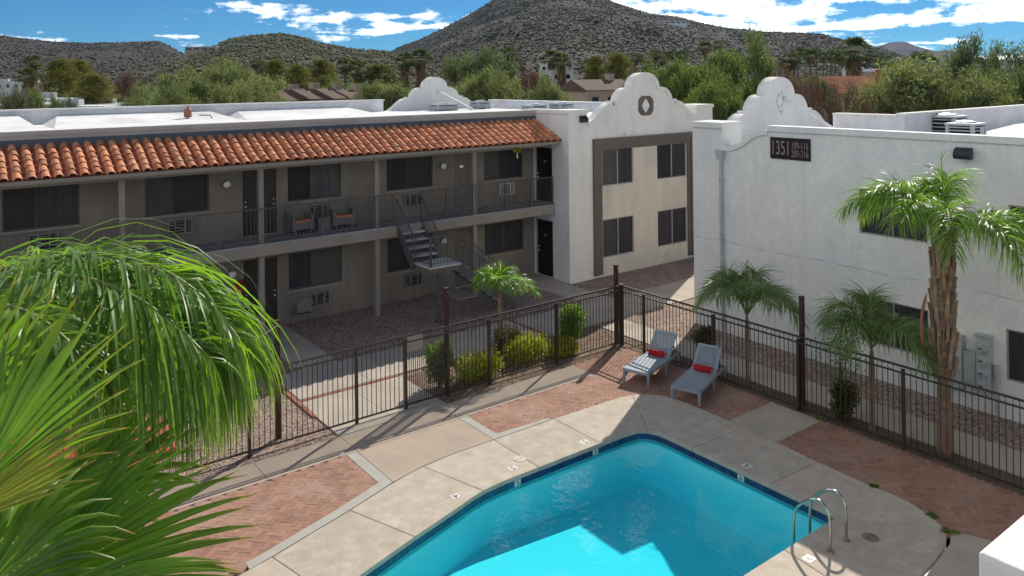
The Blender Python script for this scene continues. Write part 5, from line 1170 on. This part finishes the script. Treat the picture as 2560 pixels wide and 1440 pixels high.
# ------------------------------------------------------------------ hills
def vnoise(x, y, seed):
    """smooth value noise, numpy"""
    rng = np.random.default_rng(seed); T = rng.random((256, 256)); xi = np.floor(x).astype(int); yi = np.floor(y).astype(int); fx = x - xi; fy = y - yi
    fx = fx * fx * (3 - 2 * fx); fy = fy * fy * (3 - 2 * fy); g = lambda a, b: T[a % 256, b % 256]
    return (g(xi, yi) * (1 - fx) + g(xi + 1, yi) * fx) * (1 - fy) + (g(xi, yi + 1) * (1 - fx) + g(xi + 1, yi + 1) * fx) * fy
def fbm(x, y, seed, oct=5):
    s, a = 0, 0.5
    for k in range(oct): s = s + a * (vnoise(x * 2 ** k, y * 2 ** k, seed + k) - 0.5); a *= 0.52
    return s
def hill(name, prof, D, D0, D1, mat, rough, fs, seed, nu=220, nr=90, power=1.0):
    """terrain fan: crest line at distance D, foot at D0, falls away to D1 behind"""
    u = np.linspace(prof[0][0], prof[-1][0], nu); vc = np.interp(u, [p[0] for p in prof], [p[1] for p in prof])
    vc = np.convolve(np.pad(vc, 2, mode='edge'), np.ones(5) / 5, mode='valid')
    r = np.concatenate([np.linspace(D0, D, int(nr * 0.75)), np.linspace(D, D1, nr - int(nr * 0.75) + 1)[1:]])
    dirx = (_f.x + _r2.x * (u - 1280) / FPX); diry = (_f.y + _r2.y * (u - 1280) / FPX)
    hzv = 197.714 - (u - 1280) * math.tan(ROLL)
    zc = CAM_H + (hzv - vc) / FPX * D
    X = dirx[:, None] * r[None]; Y = diry[:, None] * r[None]
    s = np.where(r < D, np.clip((r - D0) / (D - D0), 0, 1), np.clip(1 - (r - D) / (D1 - D), 0, 1)); s = s ** np.where(r < D, power, 1.0)
    nz = fbm(X / fs, Y / fs, seed) + 0.55 * fbm(X / fs * 3.3, Y / fs * 3.3, seed + 40)
    damp = np.where(r < D, np.minimum(1, (D - r) / (D - D0) * 5) * 0.85 + 0.15, 0.3)
    Z = zc[:, None] * s[None] + nz * rough * np.minimum(1, s * 3)[None] * damp[None] - 0.6
    V = np.stack([X, Y, Z], -1).reshape(-1, 3); i, j = np.meshgrid(np.arange(nu - 1), np.arange(len(r) - 1), indexing='ij'); q = (i * len(r) + j).ravel()
    F = np.stack([q, q + len(r), q + len(r) + 1, q + 1], 1)
    o = bpy.data.objects.new(name, np_mesh(name, V, F, mat, True)); COL.objects.link(o); structure(o)
    return X, Y, Z, r
def tufts(name, X, Y, Z, n, size, mat, seed, label, jmax=None, dens=None):
    """desert scrub on a hillside: low eight-faced clumps, one object"""
    rng = np.random.default_rng(seed); nu, nr = X.shape; a = rng.random(n) * (nu - 2); b = rng.random(n) ** 0.8 * ((jmax or nr) - 2); i = a.astype(int); j = b.astype(int); fa, fb = a - i, b - j
    def ip(A): return (A[i, j] * (1 - fa) + A[i + 1, j] * fa) * (1 - fb) + (A[i, j + 1] * (1 - fa) + A[i + 1, j + 1] * fa) * fb
    P = np.stack([ip(X), ip(Y), ip(Z)], 1); s = size * (0.45 + 1.1 * rng.random(n) ** 2)[:, None]
    if dens is not None:
        k = fbm(P[:, 0] / dens, P[:, 1] / dens, seed + 5) + 0.12 * rng.normal(size=n) > -0.10; P, s = P[k], s[k]; n = len(P)
    ang = rng.random(n) * 6.28; ring = [np.stack([np.cos(ang + q * math.pi / 2) * s[:, 0] * (0.8 + 0.5 * rng.random(n)), np.sin(ang + q * math.pi / 2) * s[:, 0] * (0.8 + 0.5 * rng.random(n)), s[:, 0] * 0.45], 1) for q in range(4)]
    V = np.stack([P - [0, 0, 0.2] * s] + [P + r_ for r_ in ring] + [P + np.concatenate([rng.normal(size=(n, 2)) * 0.25 * s, s * (0.9 + 0.4 * rng.random((n, 1)))], 1)], 1).reshape(-1, 3)
    f = np.array([(0, 2, 1), (0, 3, 2), (0, 4, 3), (0, 1, 4), (5, 1, 2), (5, 2, 3), (5, 3, 4), (5, 4, 1)]); F = (f[None] + (np.arange(n) * 6)[:, None, None]).reshape(-1, 3)
    o = bpy.data.objects.new(name, np_mesh(name, V, F, mat)); COL.objects.link(o); tag(o, label, 'scrub', kind='stuff')
A = hill('hill', [(-420, 75), (-150, 82), (0, 88), (60, 97), (130, 105), (250, 108), (340, 105), (384, 103), (396, 100), (420, 112), (455, 130), (490, 152), (560, 190), (640, 212)], 1500, 560, 2300, 'hill_rock', 22, 150, 1)
tufts('scrub', A[0], A[1], A[2], 18000, 1.6, 'scrub', 1, 'dry scrub on the flat-topped hill at left', 70, 90)
B = hill('hill', [(330, 214), (400, 172), (440, 150), (480, 132), (540, 113), (572, 95), (620, 87), (700, 82), (760, 92), (810, 108), (870, 120), (960, 127), (1060, 150), (1150, 180), (1230, 200)], 900, 330, 1500, 'hill_green', 13, 90, 2)
tufts('scrub', B[0], B[1], B[2], 24000, 1.35, 'scrub_green', 2, 'green scrub on the rounded hill left of the mountain', 72, 60)
Cc = hill('mountain', [(880, 190), (930, 160), (1000, 114), (1050, 98), (1100, 76), (1150, 51), (1200, 24), (1230, 2), (1265, -16), (1330, -27), (1420, -32), (1490, -18), (1530, 0), (1560, 12), (1620, 28), (1700, 42), (1760, 60), (1830, 73), (1900, 79), (1970, 81), (2050, 86), (2100, 101), (2170, 116), (2230, 137), (2300, 158), (2400, 178), (2600, 182)], 1600, 480, 2600, 'hill_rock', 34, 190, 3, nu=320, nr=130, power=1.12)
tufts('scrub', Cc[0], Cc[1], Cc[2], 70000, 1.45, 'scrub', 3, 'grey-green scrub covering the mountain', 100, 120)
hill('mountain', [(2100, 168), (2150, 140), (2190, 117), (2230, 105), (2262, 103), (2300, 118), (2340, 128), (2372, 124), (2400, 135), (2480, 150), (2560, 148), (2700, 155), (2900, 160)], 5200, 3600, 7000, 'hill_rock', 40, 420, 4)
# saguaros along the ridges
sg_ = MB().tube([(0, 0, 0), (0, 0, 5), (0, 0, 8.4), (0, 0, 8.9)], [0.42, 0.5, 0.42, 0.15], 7)
for a, z0 in ((1, 3.6), (-1, 4.4)): sg_.tube(spline([(0, 0, z0), (a * 1.0, 0, z0 + 0.1), (a * 1.35, 0, z0 + 0.8), (a * 1.35, 0, z0 + 3.0)], 8), [0.22, 0.28, 0.3, 0.3, 0.3, 0.3, 0.26, 0.1], 6)
sgm = sg_.mesh('saguaro', 'saguaro', smooth=True); rnd = random.Random(4)
ridge = [(u, np.interp(u, [930, 1000, 1050, 1100, 1150, 1200], [160, 114, 98, 76, 51, 24])) for u in (1060, 1082, 1100, 1112, 1126, 1138, 1152, 1160, 1176, 1188)] + [(u, np.interp(u, [1700, 1760, 1830, 1900, 1970, 2050, 2100, 2170], [42, 60, 73, 79, 81, 86, 101, 116])) for u in (1782, 1800, 1816, 1833, 1842, 1861, 1874, 1888, 1902, 1916, 1935, 1946, 1951, 1968, 1985, 1999, 2004, 2021, 2034, 2050, 2071, 2120, 2150)]
for u, v in ridge:
    p = at(u, v + 3, 1590); o = link('saguaro', sgm, None, (p.x, p.y, p.z - 1.0), (0, 0, rnd.uniform(0, 6)), (1, 1, rnd.uniform(0.8, 1.5)))
    tag(o, 'tiny saguaro cactus standing on the mountain ridge against the sky', 'cactus', 'saguaros on the mountain ridge')

# ------------------------------------------------------------------ trees
def make_tree(kind, seed):
    rng = np.random.default_rng(seed); rnd = random.Random(seed); mb = MB(); ends = []
    def grow(p, d, L, r, lev, maxlev, spread, up):
        p2 = p + d * L * 0.5 + Vector((rnd.gauss(0, .05), rnd.gauss(0, .05), 0)) * L; p3 = p2 + (d + Vector((0, 0, up)) * 0.3).normalized() * L * 0.5
        mb.tube([p, p2, p3], [r, r * 0.85, r * 0.68], 5, cap=False)
        if lev >= 2 and lev < maxlev: ends.append(p3)
        if lev == maxlev: ends.append(p3); ends.append(p2); return
        for k in range(3 if lev < 2 else 2 + (rnd.random() < 0.45)):
            ax = Vector((rnd.gauss(0, 1), rnd.gauss(0, 1), rnd.gauss(0, 0.5))).normalized(); nd = (d + ax * spread + Vector((0, 0, up))).normalized(); grow(p3, nd, L * rnd.uniform(0.62, 0.85), r * 0.62, lev + 1, maxlev, spread, up)
    if kind in ('mesquite', 'acacia', 'bright', 'dead', 'bare', 'olive'):
        for k in range(5 if kind != 'acacia' else 3):
            a = k * 2.2 + rnd.uniform(0, 1); t_ = 0.75 if kind != 'acacia' else 0.42
            grow(Vector((0, 0, 0)), Vector((math.cos(a) * t_, math.sin(a) * t_, 1)).normalized(), 2.2, 0.16, 0, 4, 0.75, 0.12 if kind != 'acacia' else 0.22)
        E_ = np.array([tuple(e) for e in ends])
        if kind == 'bare': V, F = leaf_cloud(E_, 7, 0.5, 0.05, 0.14, rng)
        elif kind == 'dead': V, F = leaf_cloud(E_, 20, 0.55, 0.06, 0.16, rng)
        else: V, F = leaf_cloud(E_, {'mesquite': 34, 'acacia': 30, 'bright': 30, 'olive': 26}[kind], {'mesquite': 0.75, 'acacia': 0.7, 'bright': 0.65, 'olive': 0.6}[kind], 0.075, 0.24, rng, 0.8, droop=0.4 if kind == 'mesquite' else 0)
        lm = {'mesquite': 'mesquite_leaf', 'acacia': 'acacia_leaf', 'bright': 'bright_leaf', 'dead': 'dead_leaf', 'bare': 'dead_leaf', 'olive': 'olive_leaf'}[kind]
    else:   # pine: straight stem, tiers of upswept limbs ending in dense tufts
        Hh = 10.0; mb.tube([(0, 0, 0), (0.1, 0, 4), (0, 0.1, Hh * 0.95)], [0.26, 0.18, 0.04], 7, cap=False); E_ = []
        for k in range(46):
            z = 1.8 + 7.9 * (k / 45) ** 0.9; R_ = (2.9 * math.sin(min(1, (Hh + 0.8 - z) / 6.5) * math.pi / 2)) * rnd.uniform(0.55, 1.1); a = k * 2.4 + rnd.uniform(-.3, .3); q = Vector((math.cos(a) * R_, math.sin(a) * R_, z + R_ * 0.28)); mb.tube([(0, 0, z), tuple(q * 0.5 + Vector((0, 0, z * 0.5))), tuple(q)], [0.06, 0.04, 0.02], 4, cap=False)
            for s_ in (0.5, 0.75, 1.0): E_.append(tuple(Vector((0, 0, z)).lerp(q, s_) + Vector((rnd.gauss(0, .2), rnd.gauss(0, .2), rnd.gauss(0, .15)))))
        V, F = leaf_cloud(np.array(E_), 105, 0.80, 0.08, 0.28, rng, 0.6); lm = 'pine_leaf'
    zmax = np.percentile(V[:, 2], 99.7); wmax = max(np.percentile(np.abs(V[:, 0]), 96), np.percentile(np.abs(V[:, 1]), 96))
    return mb.mesh('trunk', 'bark', fix=False), np_mesh('crown', V, F, lm), zmax, wmax
TM = {}
def tree_kind(kind, seed):
    if (kind, seed) not in TM: TM[(kind, seed)] = make_tree(kind, seed)
    return TM[(kind, seed)]
def tree(kind, seed, u, vtop, D, wpx, label, name=None, group=None, rot=0.0, zmul=1.0):
    tm_, cm, zmax, wmax = tree_kind(kind, seed); p = at(u, vtop, D); h = p.z + 0.15; wd = wpx / FPX * D / 2
    t = thing(name or {'pine': 'pine_tree', 'dead': 'dry_tree', 'bare': 'bare_tree', 'olive': 'olive_tree'}.get(kind, 'mesquite_tree'), (p.x, p.y, -0.15), label, 'tree', group)
    for nm, me in (('trunk', tm_), ('crown', cm)):
        o = bpy.data.objects.new(nm, me); COL.objects.link(o); o.parent = t
    t.rotation_euler = (0, 0, rot); t.scale = (wd / wmax, wd / wmax, h / zmax); return t
TREES = [
 ('pine', 1, 150, 148, 112, 105, 'tall olive-green pine right of the far-left fan palms'), ('pine', 2, 198, 150, 122, 95, 'pine just behind the tallest pine at left'),
 ('pine', 2, 236, 184, 108, 95, 'shorter pine right of the tallest pine at left'), ('olive', 1, 40, 214, 62, 100, 'grey-green olive tree at the left edge above the roof'),
 ('bright', 1, 100, 222, 66, 105, 'bright green tree in front of the left pines'), ('dead', 1, 318, 176, 118, 75, 'reddish dry tree left of the widest mesquite'),
 ('mesquite', 1, 540, 152, 76, 300, 'widest mesquite tree, spreading over the left roof'), ('mesquite', 2, 452, 205, 60, 200, 'pale mesquite in front of the widest one, left side'),
 ('mesquite', 3, 610, 205, 62, 170, 'pale mesquite in front of the widest one, right side'), ('mesquite', 2, 345, 216, 66, 170, 'low mesquite behind the white flat-roofed house'),
 ('olive', 1, 168, 240, 62, 70, 'small grey shrub tree beside the white flat-roofed house'),
 ('pine', 1, 688, 150, 150, 85, 'first pine in the row right of the widest mesquite'), ('pine', 2, 745, 163, 145, 90, 'second pine in the row right of the widest mesquite'),
 ('pine', 1, 806, 148, 155, 90, 'darkest pine in the row, above the brown roofs'), ('acacia', 1, 700, 205, 95, 80, 'small round green tree left of the brown roofs'),
 ('bright', 1, 850, 198, 98, 130, 'bright green tree above the brown roofs'), ('mesquite', 3, 975, 205, 72, 180, 'pale mesquite left of the far white gable'),
 ('pine', 2, 945, 160, 165, 110, 'broad dark pine below the saddle of the hills'), ('acacia', 1, 1190, 118, 92, 180, 'tallest grey-green acacia behind the far white gable'),
 ('mesquite', 1, 1225, 170, 74, 190, 'light green mesquite right of the far white gable'), ('mesquite', 2, 1368, 188, 72, 145, 'light green mesquite above the low rooftop units'),
 ('dead', 1, 1328, 172, 125, 90, 'reddish dry tree between the two light mesquites'), ('pine', 1, 1490, 140, 150, 80, 'brownish pine behind the pink house'),
 ('pine', 2, 1545, 132, 140, 95, 'dark umbrella pine right of the pink house'), ('acacia', 1, 1590, 195, 70, 90, 'dark tree touching the left side of the rosette gable'),
 ('bright', 1, 1700, 148, 64, 210, 'bright green tree right behind the rosette gable'), ('bright', 2, 1850, 84, 66, 240, 'tallest bright green tree between the two white gables'),
 ('bright', 2, 1775, 175, 58, 200, 'lower bright green tree between the two white gables'), ('dead', 1, 1960, 172, 60, 130, 'brownish dry tree behind the second white gable'),
 ('bare', 1, 2062, 168, 46, 250, 'bare branching tree right of the second white gable'), ('mesquite', 3, 2330, 148, 50, 330, 'broad mesquite behind the right roof parapet'),
 ('acacia', 1, 2470, 88, 62, 210, 'tall grey-green tree at the right edge'), ('mesquite', 1, 2440, 185, 48, 230, 'low mesquite under the tall tree at the right edge'),
 ('acacia', 1, 2560, 150, 55, 180, 'dark tree cut by the right edge of the view'), ('bright', 1, 2225, 195, 80, 80, 'small bright tree right of the orange-roofed house'),
 ('olive', 1, 2120, 215, 58, 120, 'brownish shrub tree below the orange-roofed house'), ('acacia', 1, 2030, 185, 90, 90, 'green tree behind the bare branches'),
]
for i, (k, s, u, v, D, wp, lb) in enumerate(TREES): tree(k, s, u, v, D, wp, lb, rot=i * 1.7)
def make_fan_palm(seed, skirt):
    rng = np.random.default_rng(seed); parts = []; n = 52
    for k in range(n):
        z = rng.uniform(-0.55, 1); a = k * 2.4; d = np.array([math.cos(a) * math.sqrt(max(0.05, 1 - z * z)), math.sin(a) * math.sqrt(max(0.05, 1 - z * z)), z]); d /= np.linalg.norm(d); c = d * 0.9 + np.array([0, 0, 0]); s = np.cross(d, [0, 0, 1.0]); s /= np.linalg.norm(s) + 1e-6; w_ = np.cross(s, d); V = []; F = []
        for i in range(7):
            t_ = (i - 3) * 0.36; e = d * math.cos(t_) + s * math.sin(t_); sd = -d * math.sin(t_) + s * math.cos(t_); tip = c + e * 0.95 + np.array([0, 0, -0.28]); V += [c, c + e * 0.5 - sd * 0.07, tip, c + e * 0.5 + sd * 0.07]; F.append([4 * i, 4 * i + 1, 4 * i + 2, 4 * i + 3])
        parts.append((np.array(V), np.array(F)))
    V, F = cat_(parts); crown = np_mesh('crown', V, F, 'far_palm')
    a = rng.random(260) * 6.28; z = -rng.random(260) * (1.0 if not skirt else 3.2); b = np.stack([np.cos(a) * 0.35, np.sin(a) * 0.35, z], 1); d = np.stack([np.cos(a) * 0.5, np.sin(a) * 0.5, np.full(260, -1.0)], 1); w_ = np.stack([-np.sin(a), np.cos(a), np.zeros(260)], 1)
    V, F = strip_leaflets(b, d / 1.1, w_, np.full(260, 0.9), np.full(260, 0.16), np.full(260, 0.2), 2, [1, 1, 0.1])
    return crown, np_mesh('skirt', V, F, 'palm_skirt')
FPM = {s: make_fan_palm(3 + s, s) for s in (0, 1)}
trm = MB().tube([(0, 0, 0), (0, 0, 0.5), (0, 0, 1)], [0.26, 0.17, 0.15], 8, cap=False).mesh('trunk', 'bark')
def far_palm(u, v, D, size, label, skirt=0, group=None):
    p = at(u, v, D); t = thing('fan_palm', (p.x, p.y, 0), label, 'palm tree', group); zc = p.z - size * 0.9
    o = bpy.data.objects.new('trunk', trm); COL.objects.link(o); o.parent = t; o.scale = (size, size, zc)
    for nm, me in zip(('crown', 'skirt'), FPM[skirt]):
        o = bpy.data.objects.new(nm, me); COL.objects.link(o); o.parent = t; o.location = (0, 0, zc); o.scale = (size, size, size * (1 if nm == 'crown' else 1.0)); o.rotation_euler = (0, 0, u)
for u, v, D, s, lb, sk in ((82, 145, 150, 1.15, 'fan palm with brown skirt, taller of two at far left', 1), (72, 178, 140, 1.25, 'fan palm, shorter of two at far left', 1), (1275, 123, 210, 1.5, 'lone fan palm rising over the mountain foot, near the white track', 0), (1305, 158, 260, 1.2, 'small fan palm right of the lone fan palm', 0),
    (1378, 134, 190, 1.6, 'left fan palm of the pair above the dry red tree', 1), (1402, 140, 185, 1.7, 'right fan palm of the pair above the dry red tree', 1), (1474, 155, 170, 1.5, 'fan palm in front of the brownish pine', 1), (1012, 140, 170, 1.5, 'fan palm with skirt, left of the pair over the dark pine', 1), (1052, 132, 170, 1.7, 'fan palm with skirt, right of the pair over the dark pine', 1), (862, 152, 175, 1.3, 'slim fan palm right of the darkest pine', 0), (893, 160, 165, 1.6, 'fan palm with long skirt right of the darkest pine', 1), (930, 172, 170, 1.2, 'short fan palm left of the broad dark pine', 1),
    (2134, 108, 125, 2.0, 'big fan palm with thick brown skirt beside the orange-roofed house', 1), (2304, 140, 68, 1.0, 'fan palm poking out of the broad mesquite', 0), (1762, 108, 240, 1.5, 'fan palm with pale crown left of the tallest bright tree', 0), (1796, 106, 250, 1.2, 'fan palm half hidden by the tallest bright tree', 0)):
    far_palm(u, v, D, s, lb, sk)
rnd = random.Random(12)
for u, v in ((1588, 138), (1604, 140), (1638, 128), (1652, 142), (1668, 132), (1684, 128), (1704, 130), (1620, 155), (1968, 152), (1985, 138), (1995, 122), (2014, 124), (2026, 128), (2042, 124), (2058, 132), (2077, 128), (2088, 133), (2170, 137), (2188, 140), (2211, 145), (2224, 142), (2247, 155), (2196, 158), (2160, 150), (2262, 165), (640, 152), (655, 160), (1560, 150), (2105, 140), (1950, 148)):
    far_palm(u, v, rnd.uniform(300, 420), rnd.uniform(1.5, 2.1), 'slim far-off fan palm in the grove at the mountain foot', 0, 'fan palms in the far grove')

# scrub and low trees filling the valley floor
rng = np.random.default_rng(44); C_ = []; S_ = []
for k in range(4200):
    u = rng.uniform(-80, 2640); D = 95 * (620 / 95) ** rng.random(); p = at(u, 200, D); C_.append((p.x, p.y, 0)); S_.append(rng.uniform(1.2, 2.8) * (1.0 + D / 500))
parts = []
for grp in range(3):
    c = np.array(C_)[grp::3]; s = np.array(S_)[grp::3]; n = len(c); per = 26
    b = np.repeat(c, per, 0); ss = np.repeat(s, per)[:, None]; d = rng.normal(size=(n * per, 3)); d /= np.linalg.norm(d, axis=1, keepdims=True); P = b + d * ss * np.array([0.85, 0.85, 0.5]) * rng.random((n * per, 1)) ** 0.4 + np.concatenate([np.zeros((n * per, 2)), ss * 0.6], 1)
    a = rng.normal(size=(n * per, 3)); a /= np.linalg.norm(a, axis=1, keepdims=True); w_ = np.cross(a, rng.normal(size=(n * per, 3))); w_ /= np.linalg.norm(w_, axis=1, keepdims=True); sz = ss * 0.34
    V = np.stack([P - a * sz, P + w_ * sz * 0.6, P + a * sz, P - w_ * sz * 0.6], 1).reshape(-1, 3); F = np.arange(len(V)).reshape(-1, 4)
    nm = ('mesquite_leaf', 'acacia_leaf', 'olive_leaf')[grp]; o = bpy.data.objects.new('scrub', np_mesh('scrub', V, F, nm)); COL.objects.link(o); tag(o, ('pale green', 'dark green', 'grey-green')[grp] + ' desert scrub filling the valley below the hills', 'scrub', kind='stuff')

# ------------------------------------------------------------------ houses beyond the roofs
def house(u, v, D, wx, wy, h, wmat, rmat, label, roof='flat', rot=0.0, wins=3, extra=None, rh=1.6):
    """v is the photo row of the roof edge; stands on the ground at distance D"""
    p = at(u, v, D); t = thing('house', (p.x, p.y, 0), label, 'house'); zt = p.z; ORG[t.name] = Vector((0, 0, 0)); fake = t
    def B(mb, nm, mt, par=None): o = MB.build.__wrapped__(mb, nm, mt, par) if False else None
    def mk(mb, nm, mat, par=None):
        me = mb.mesh(nm, mat); o = bpy.data.objects.new(nm, me); COL.objects.link(o); o.parent = par or t; return o
    mk(MB().box(-wx / 2, wx / 2, -wy / 2, wy / 2, -0.2, zt), 'wall', wmat)
    if roof == 'flat':
        mk(MB().box(-wx / 2 - 0.15, wx / 2 + 0.15, -wy / 2 - 0.15, wy / 2 + 0.15, zt + 0.002, zt + 0.22), 'roof', rmat)
        mk(MB().box(-wx * 0.2, wx * 0.05, -0.6, 0.6, zt + 0.222, zt + 1.0), 'roof_unit', 'hvac_grey')
    else:
        r_ = mk(MB().prism([(-wy / 2 - 0.4, zt + 0.002), (wy / 2 + 0.4, zt + 0.002), (0, zt + rh)], 'x', -wx / 2 - 0.4, wx / 2 + 0.4), 'roof', rmat)
        mk(MB().box(wx * 0.22, wx * 0.22 + 0.9, -0.45, 0.45, zt + rh * 0.4, zt + rh + 0.7), 'chimney', wmat if rmat != 'roof_orange' else 'roof_orange', r_)
    for k in range(wins):
        a = -wx / 2 + wx * (k + 0.5) / wins; o = mk(MB().box(a - 0.55, a + 0.55, -wy / 2 - 0.03, -wy / 2 - 0.001, zt - 1.9, zt - 0.8), 'window', 'window_frame'); mk(MB().box(a - 0.48, a + 0.48, -wy / 2 - 0.04, -wy / 2 - 0.031, zt - 1.84, zt - 0.86), 'pane', 'glass_dark', o)
    t.rotation_euler = (0, 0, rot); return t
camrot = YAW - math.pi / 2
house(130, 249, 105, 7, 6, 3, 'house_white', 'roof_white', 'white flat-roofed house above the left roof', rot=camrot)
house(95, 262, 98, 6, 6, 3, 'house_tan', 'roof_white', 'tan flat-roofed house left of the white one', rot=camrot, wins=2)
house(195, 268, 98, 9, 5, 3, 'house_tan', 'roof_white', 'low tan wall-like house right of the white one', rot=camrot, wins=2)
house(280, 262, 110, 8, 5, 3, 'house_tan', 'roof_white', 'low house half hidden by the pale mesquite', rot=camrot, wins=2)
house(18, 205, 260, 14, 8, 3, 'house_white', 'roof_white', 'distant white building at the left edge', rot=camrot, wins=5)
house(94, 207, 260, 9, 6, 3, 'house_tan', 'roof_white', 'distant low building right of the far-left palms', rot=camrot)
for k, (u, v, lb) in enumerate(((712, 250, 'brown-roofed townhouse, leftmost of the row above the roof'), (765, 246, 'brown-roofed townhouse, second from left in the row'), (822, 245, 'brown-roofed townhouse, third from left in the row'), (872, 248, 'brown-roofed townhouse, rightmost of the row'))):
    house(u, v, 88 + k, 3.2, 6, 3, 'house_tan', 'roof_brown', lb, roof='gable', rot=camrot + 0.9, wins=1, rh=1.1)
house(1492, 224, 100, 7, 6, 3, 'house_pink', 'roof_brown', 'pinkish house with pitched roof left of the rosette gable', roof='gable', rot=camrot + 0.5, rh=1.3)
house(2148, 232, 92, 8, 6, 3, 'house_tan', 'roof_orange', 'house with orange roof and chimney beyond the right roof', roof='gable', rot=camrot - 0.5, rh=2.0)
house(2155, 174, 300, 12, 8, 3, 'house_white', 'roof_white', 'distant white house in the palm grove', rot=camrot)
house(2222, 179, 290, 16, 8, 3, 'house_tan', 'roof_white', 'distant low house in the palm grove, right of the white one', rot=camrot, wins=5)
house(1376, 160, 230, 6, 6, 3, 'house_white', 'roof_white', 'distant white house below the fan palm pair', rot=camrot)
house(1390, 178, 190, 8, 6, 3, 'house_white', 'roof_white', 'distant pale house behind the dry red tree', rot=camrot)
house(912, 182, 190, 4, 6, 3, 'house_white', 'roof_white', 'distant white house between the skirted fan palms', rot=camrot)
def hill_house(u, v, D, wx, h, mat, label):
    p = at(u, v, D); t = thing('house', (p.x, p.y, p.z - 8), label, 'house'); o = bpy.data.objects.new('wall', MB().box(-wx / 2, wx / 2, -4, 4, -6, 8).mesh('wall', mat)); COL.objects.link(o); o.parent = t
    o = bpy.data.objects.new('roof', MB().box(-wx / 2 - 0.4, wx / 2 + 0.4, -4.4, 4.4, 8.002, 8.5).mesh('roof', 'roof_white')); COL.objects.link(o); o.parent = t
    for k in range(4):
        a = -wx / 2 + wx * (k + 0.5) / 4; o = bpy.data.objects.new('window', MB().box(a - wx * 0.09, a + wx * 0.09, -4.06, -4.001, 5.2, 7.2).mesh('window', 'glass_dark')); COL.objects.link(o); o.parent = t
    t.rotation_euler = (0, 0, camrot)
hill_house(1688, 54, 1340, 38, 5, 'house_white', 'long white house high on the mountain shoulder')
hill_house(590, 121, 720, 14, 4, 'house_white', 'white house on the rounded green hill')
hill_house(505, 118, 760, 30, 4, 'house_tan', 'dark flat house in the saddle of the left hills')
hill_house(475, 126, 800, 8, 4, 'house_white', 'small white house in the saddle of the left hills')
tk = MB(); pts = [at(u, v, D) for u, v, D in ((1278, 106, 1010), (1284, 113, 985), (1292, 119, 965), (1302, 124, 950), (1314, 127, 942), (1322, 129, 938))]
tk.tube([p + Vector((0, 0, 0.6)) for p in pts], 1.6, 6); tag(tk.build('track', 'house_white', base=pts[0]), kind='structure')
# ------------------------------------------------------------------ thin air between here and the far hills
hzm = bpy.data.materials.new('haze'); hzm.use_nodes = True; t = hzm.node_tree; t.nodes.clear(); MAT['haze'] = hzm
out = N(t, 'ShaderNodeOutputMaterial'); pv_ = N(t, 'ShaderNodeVolumePrincipled'); pv_.inputs['Color'].default_value = (0.10, 0.36, 1.0, 1); pv_.inputs['Density'].default_value = 0.000024; pv_.inputs['Anisotropy'].default_value = 0.0
t.links.new(pv_.outputs[0], out.inputs['Volume'])
hb = MB().box(-7900, 7900, -7900, 7900, -1.2, 420).build('haze', 'haze'); hb['kind'] = 'stuff'
hb['label'] = 'thin bluish air over the valley'; hb['category'] = 'haze'
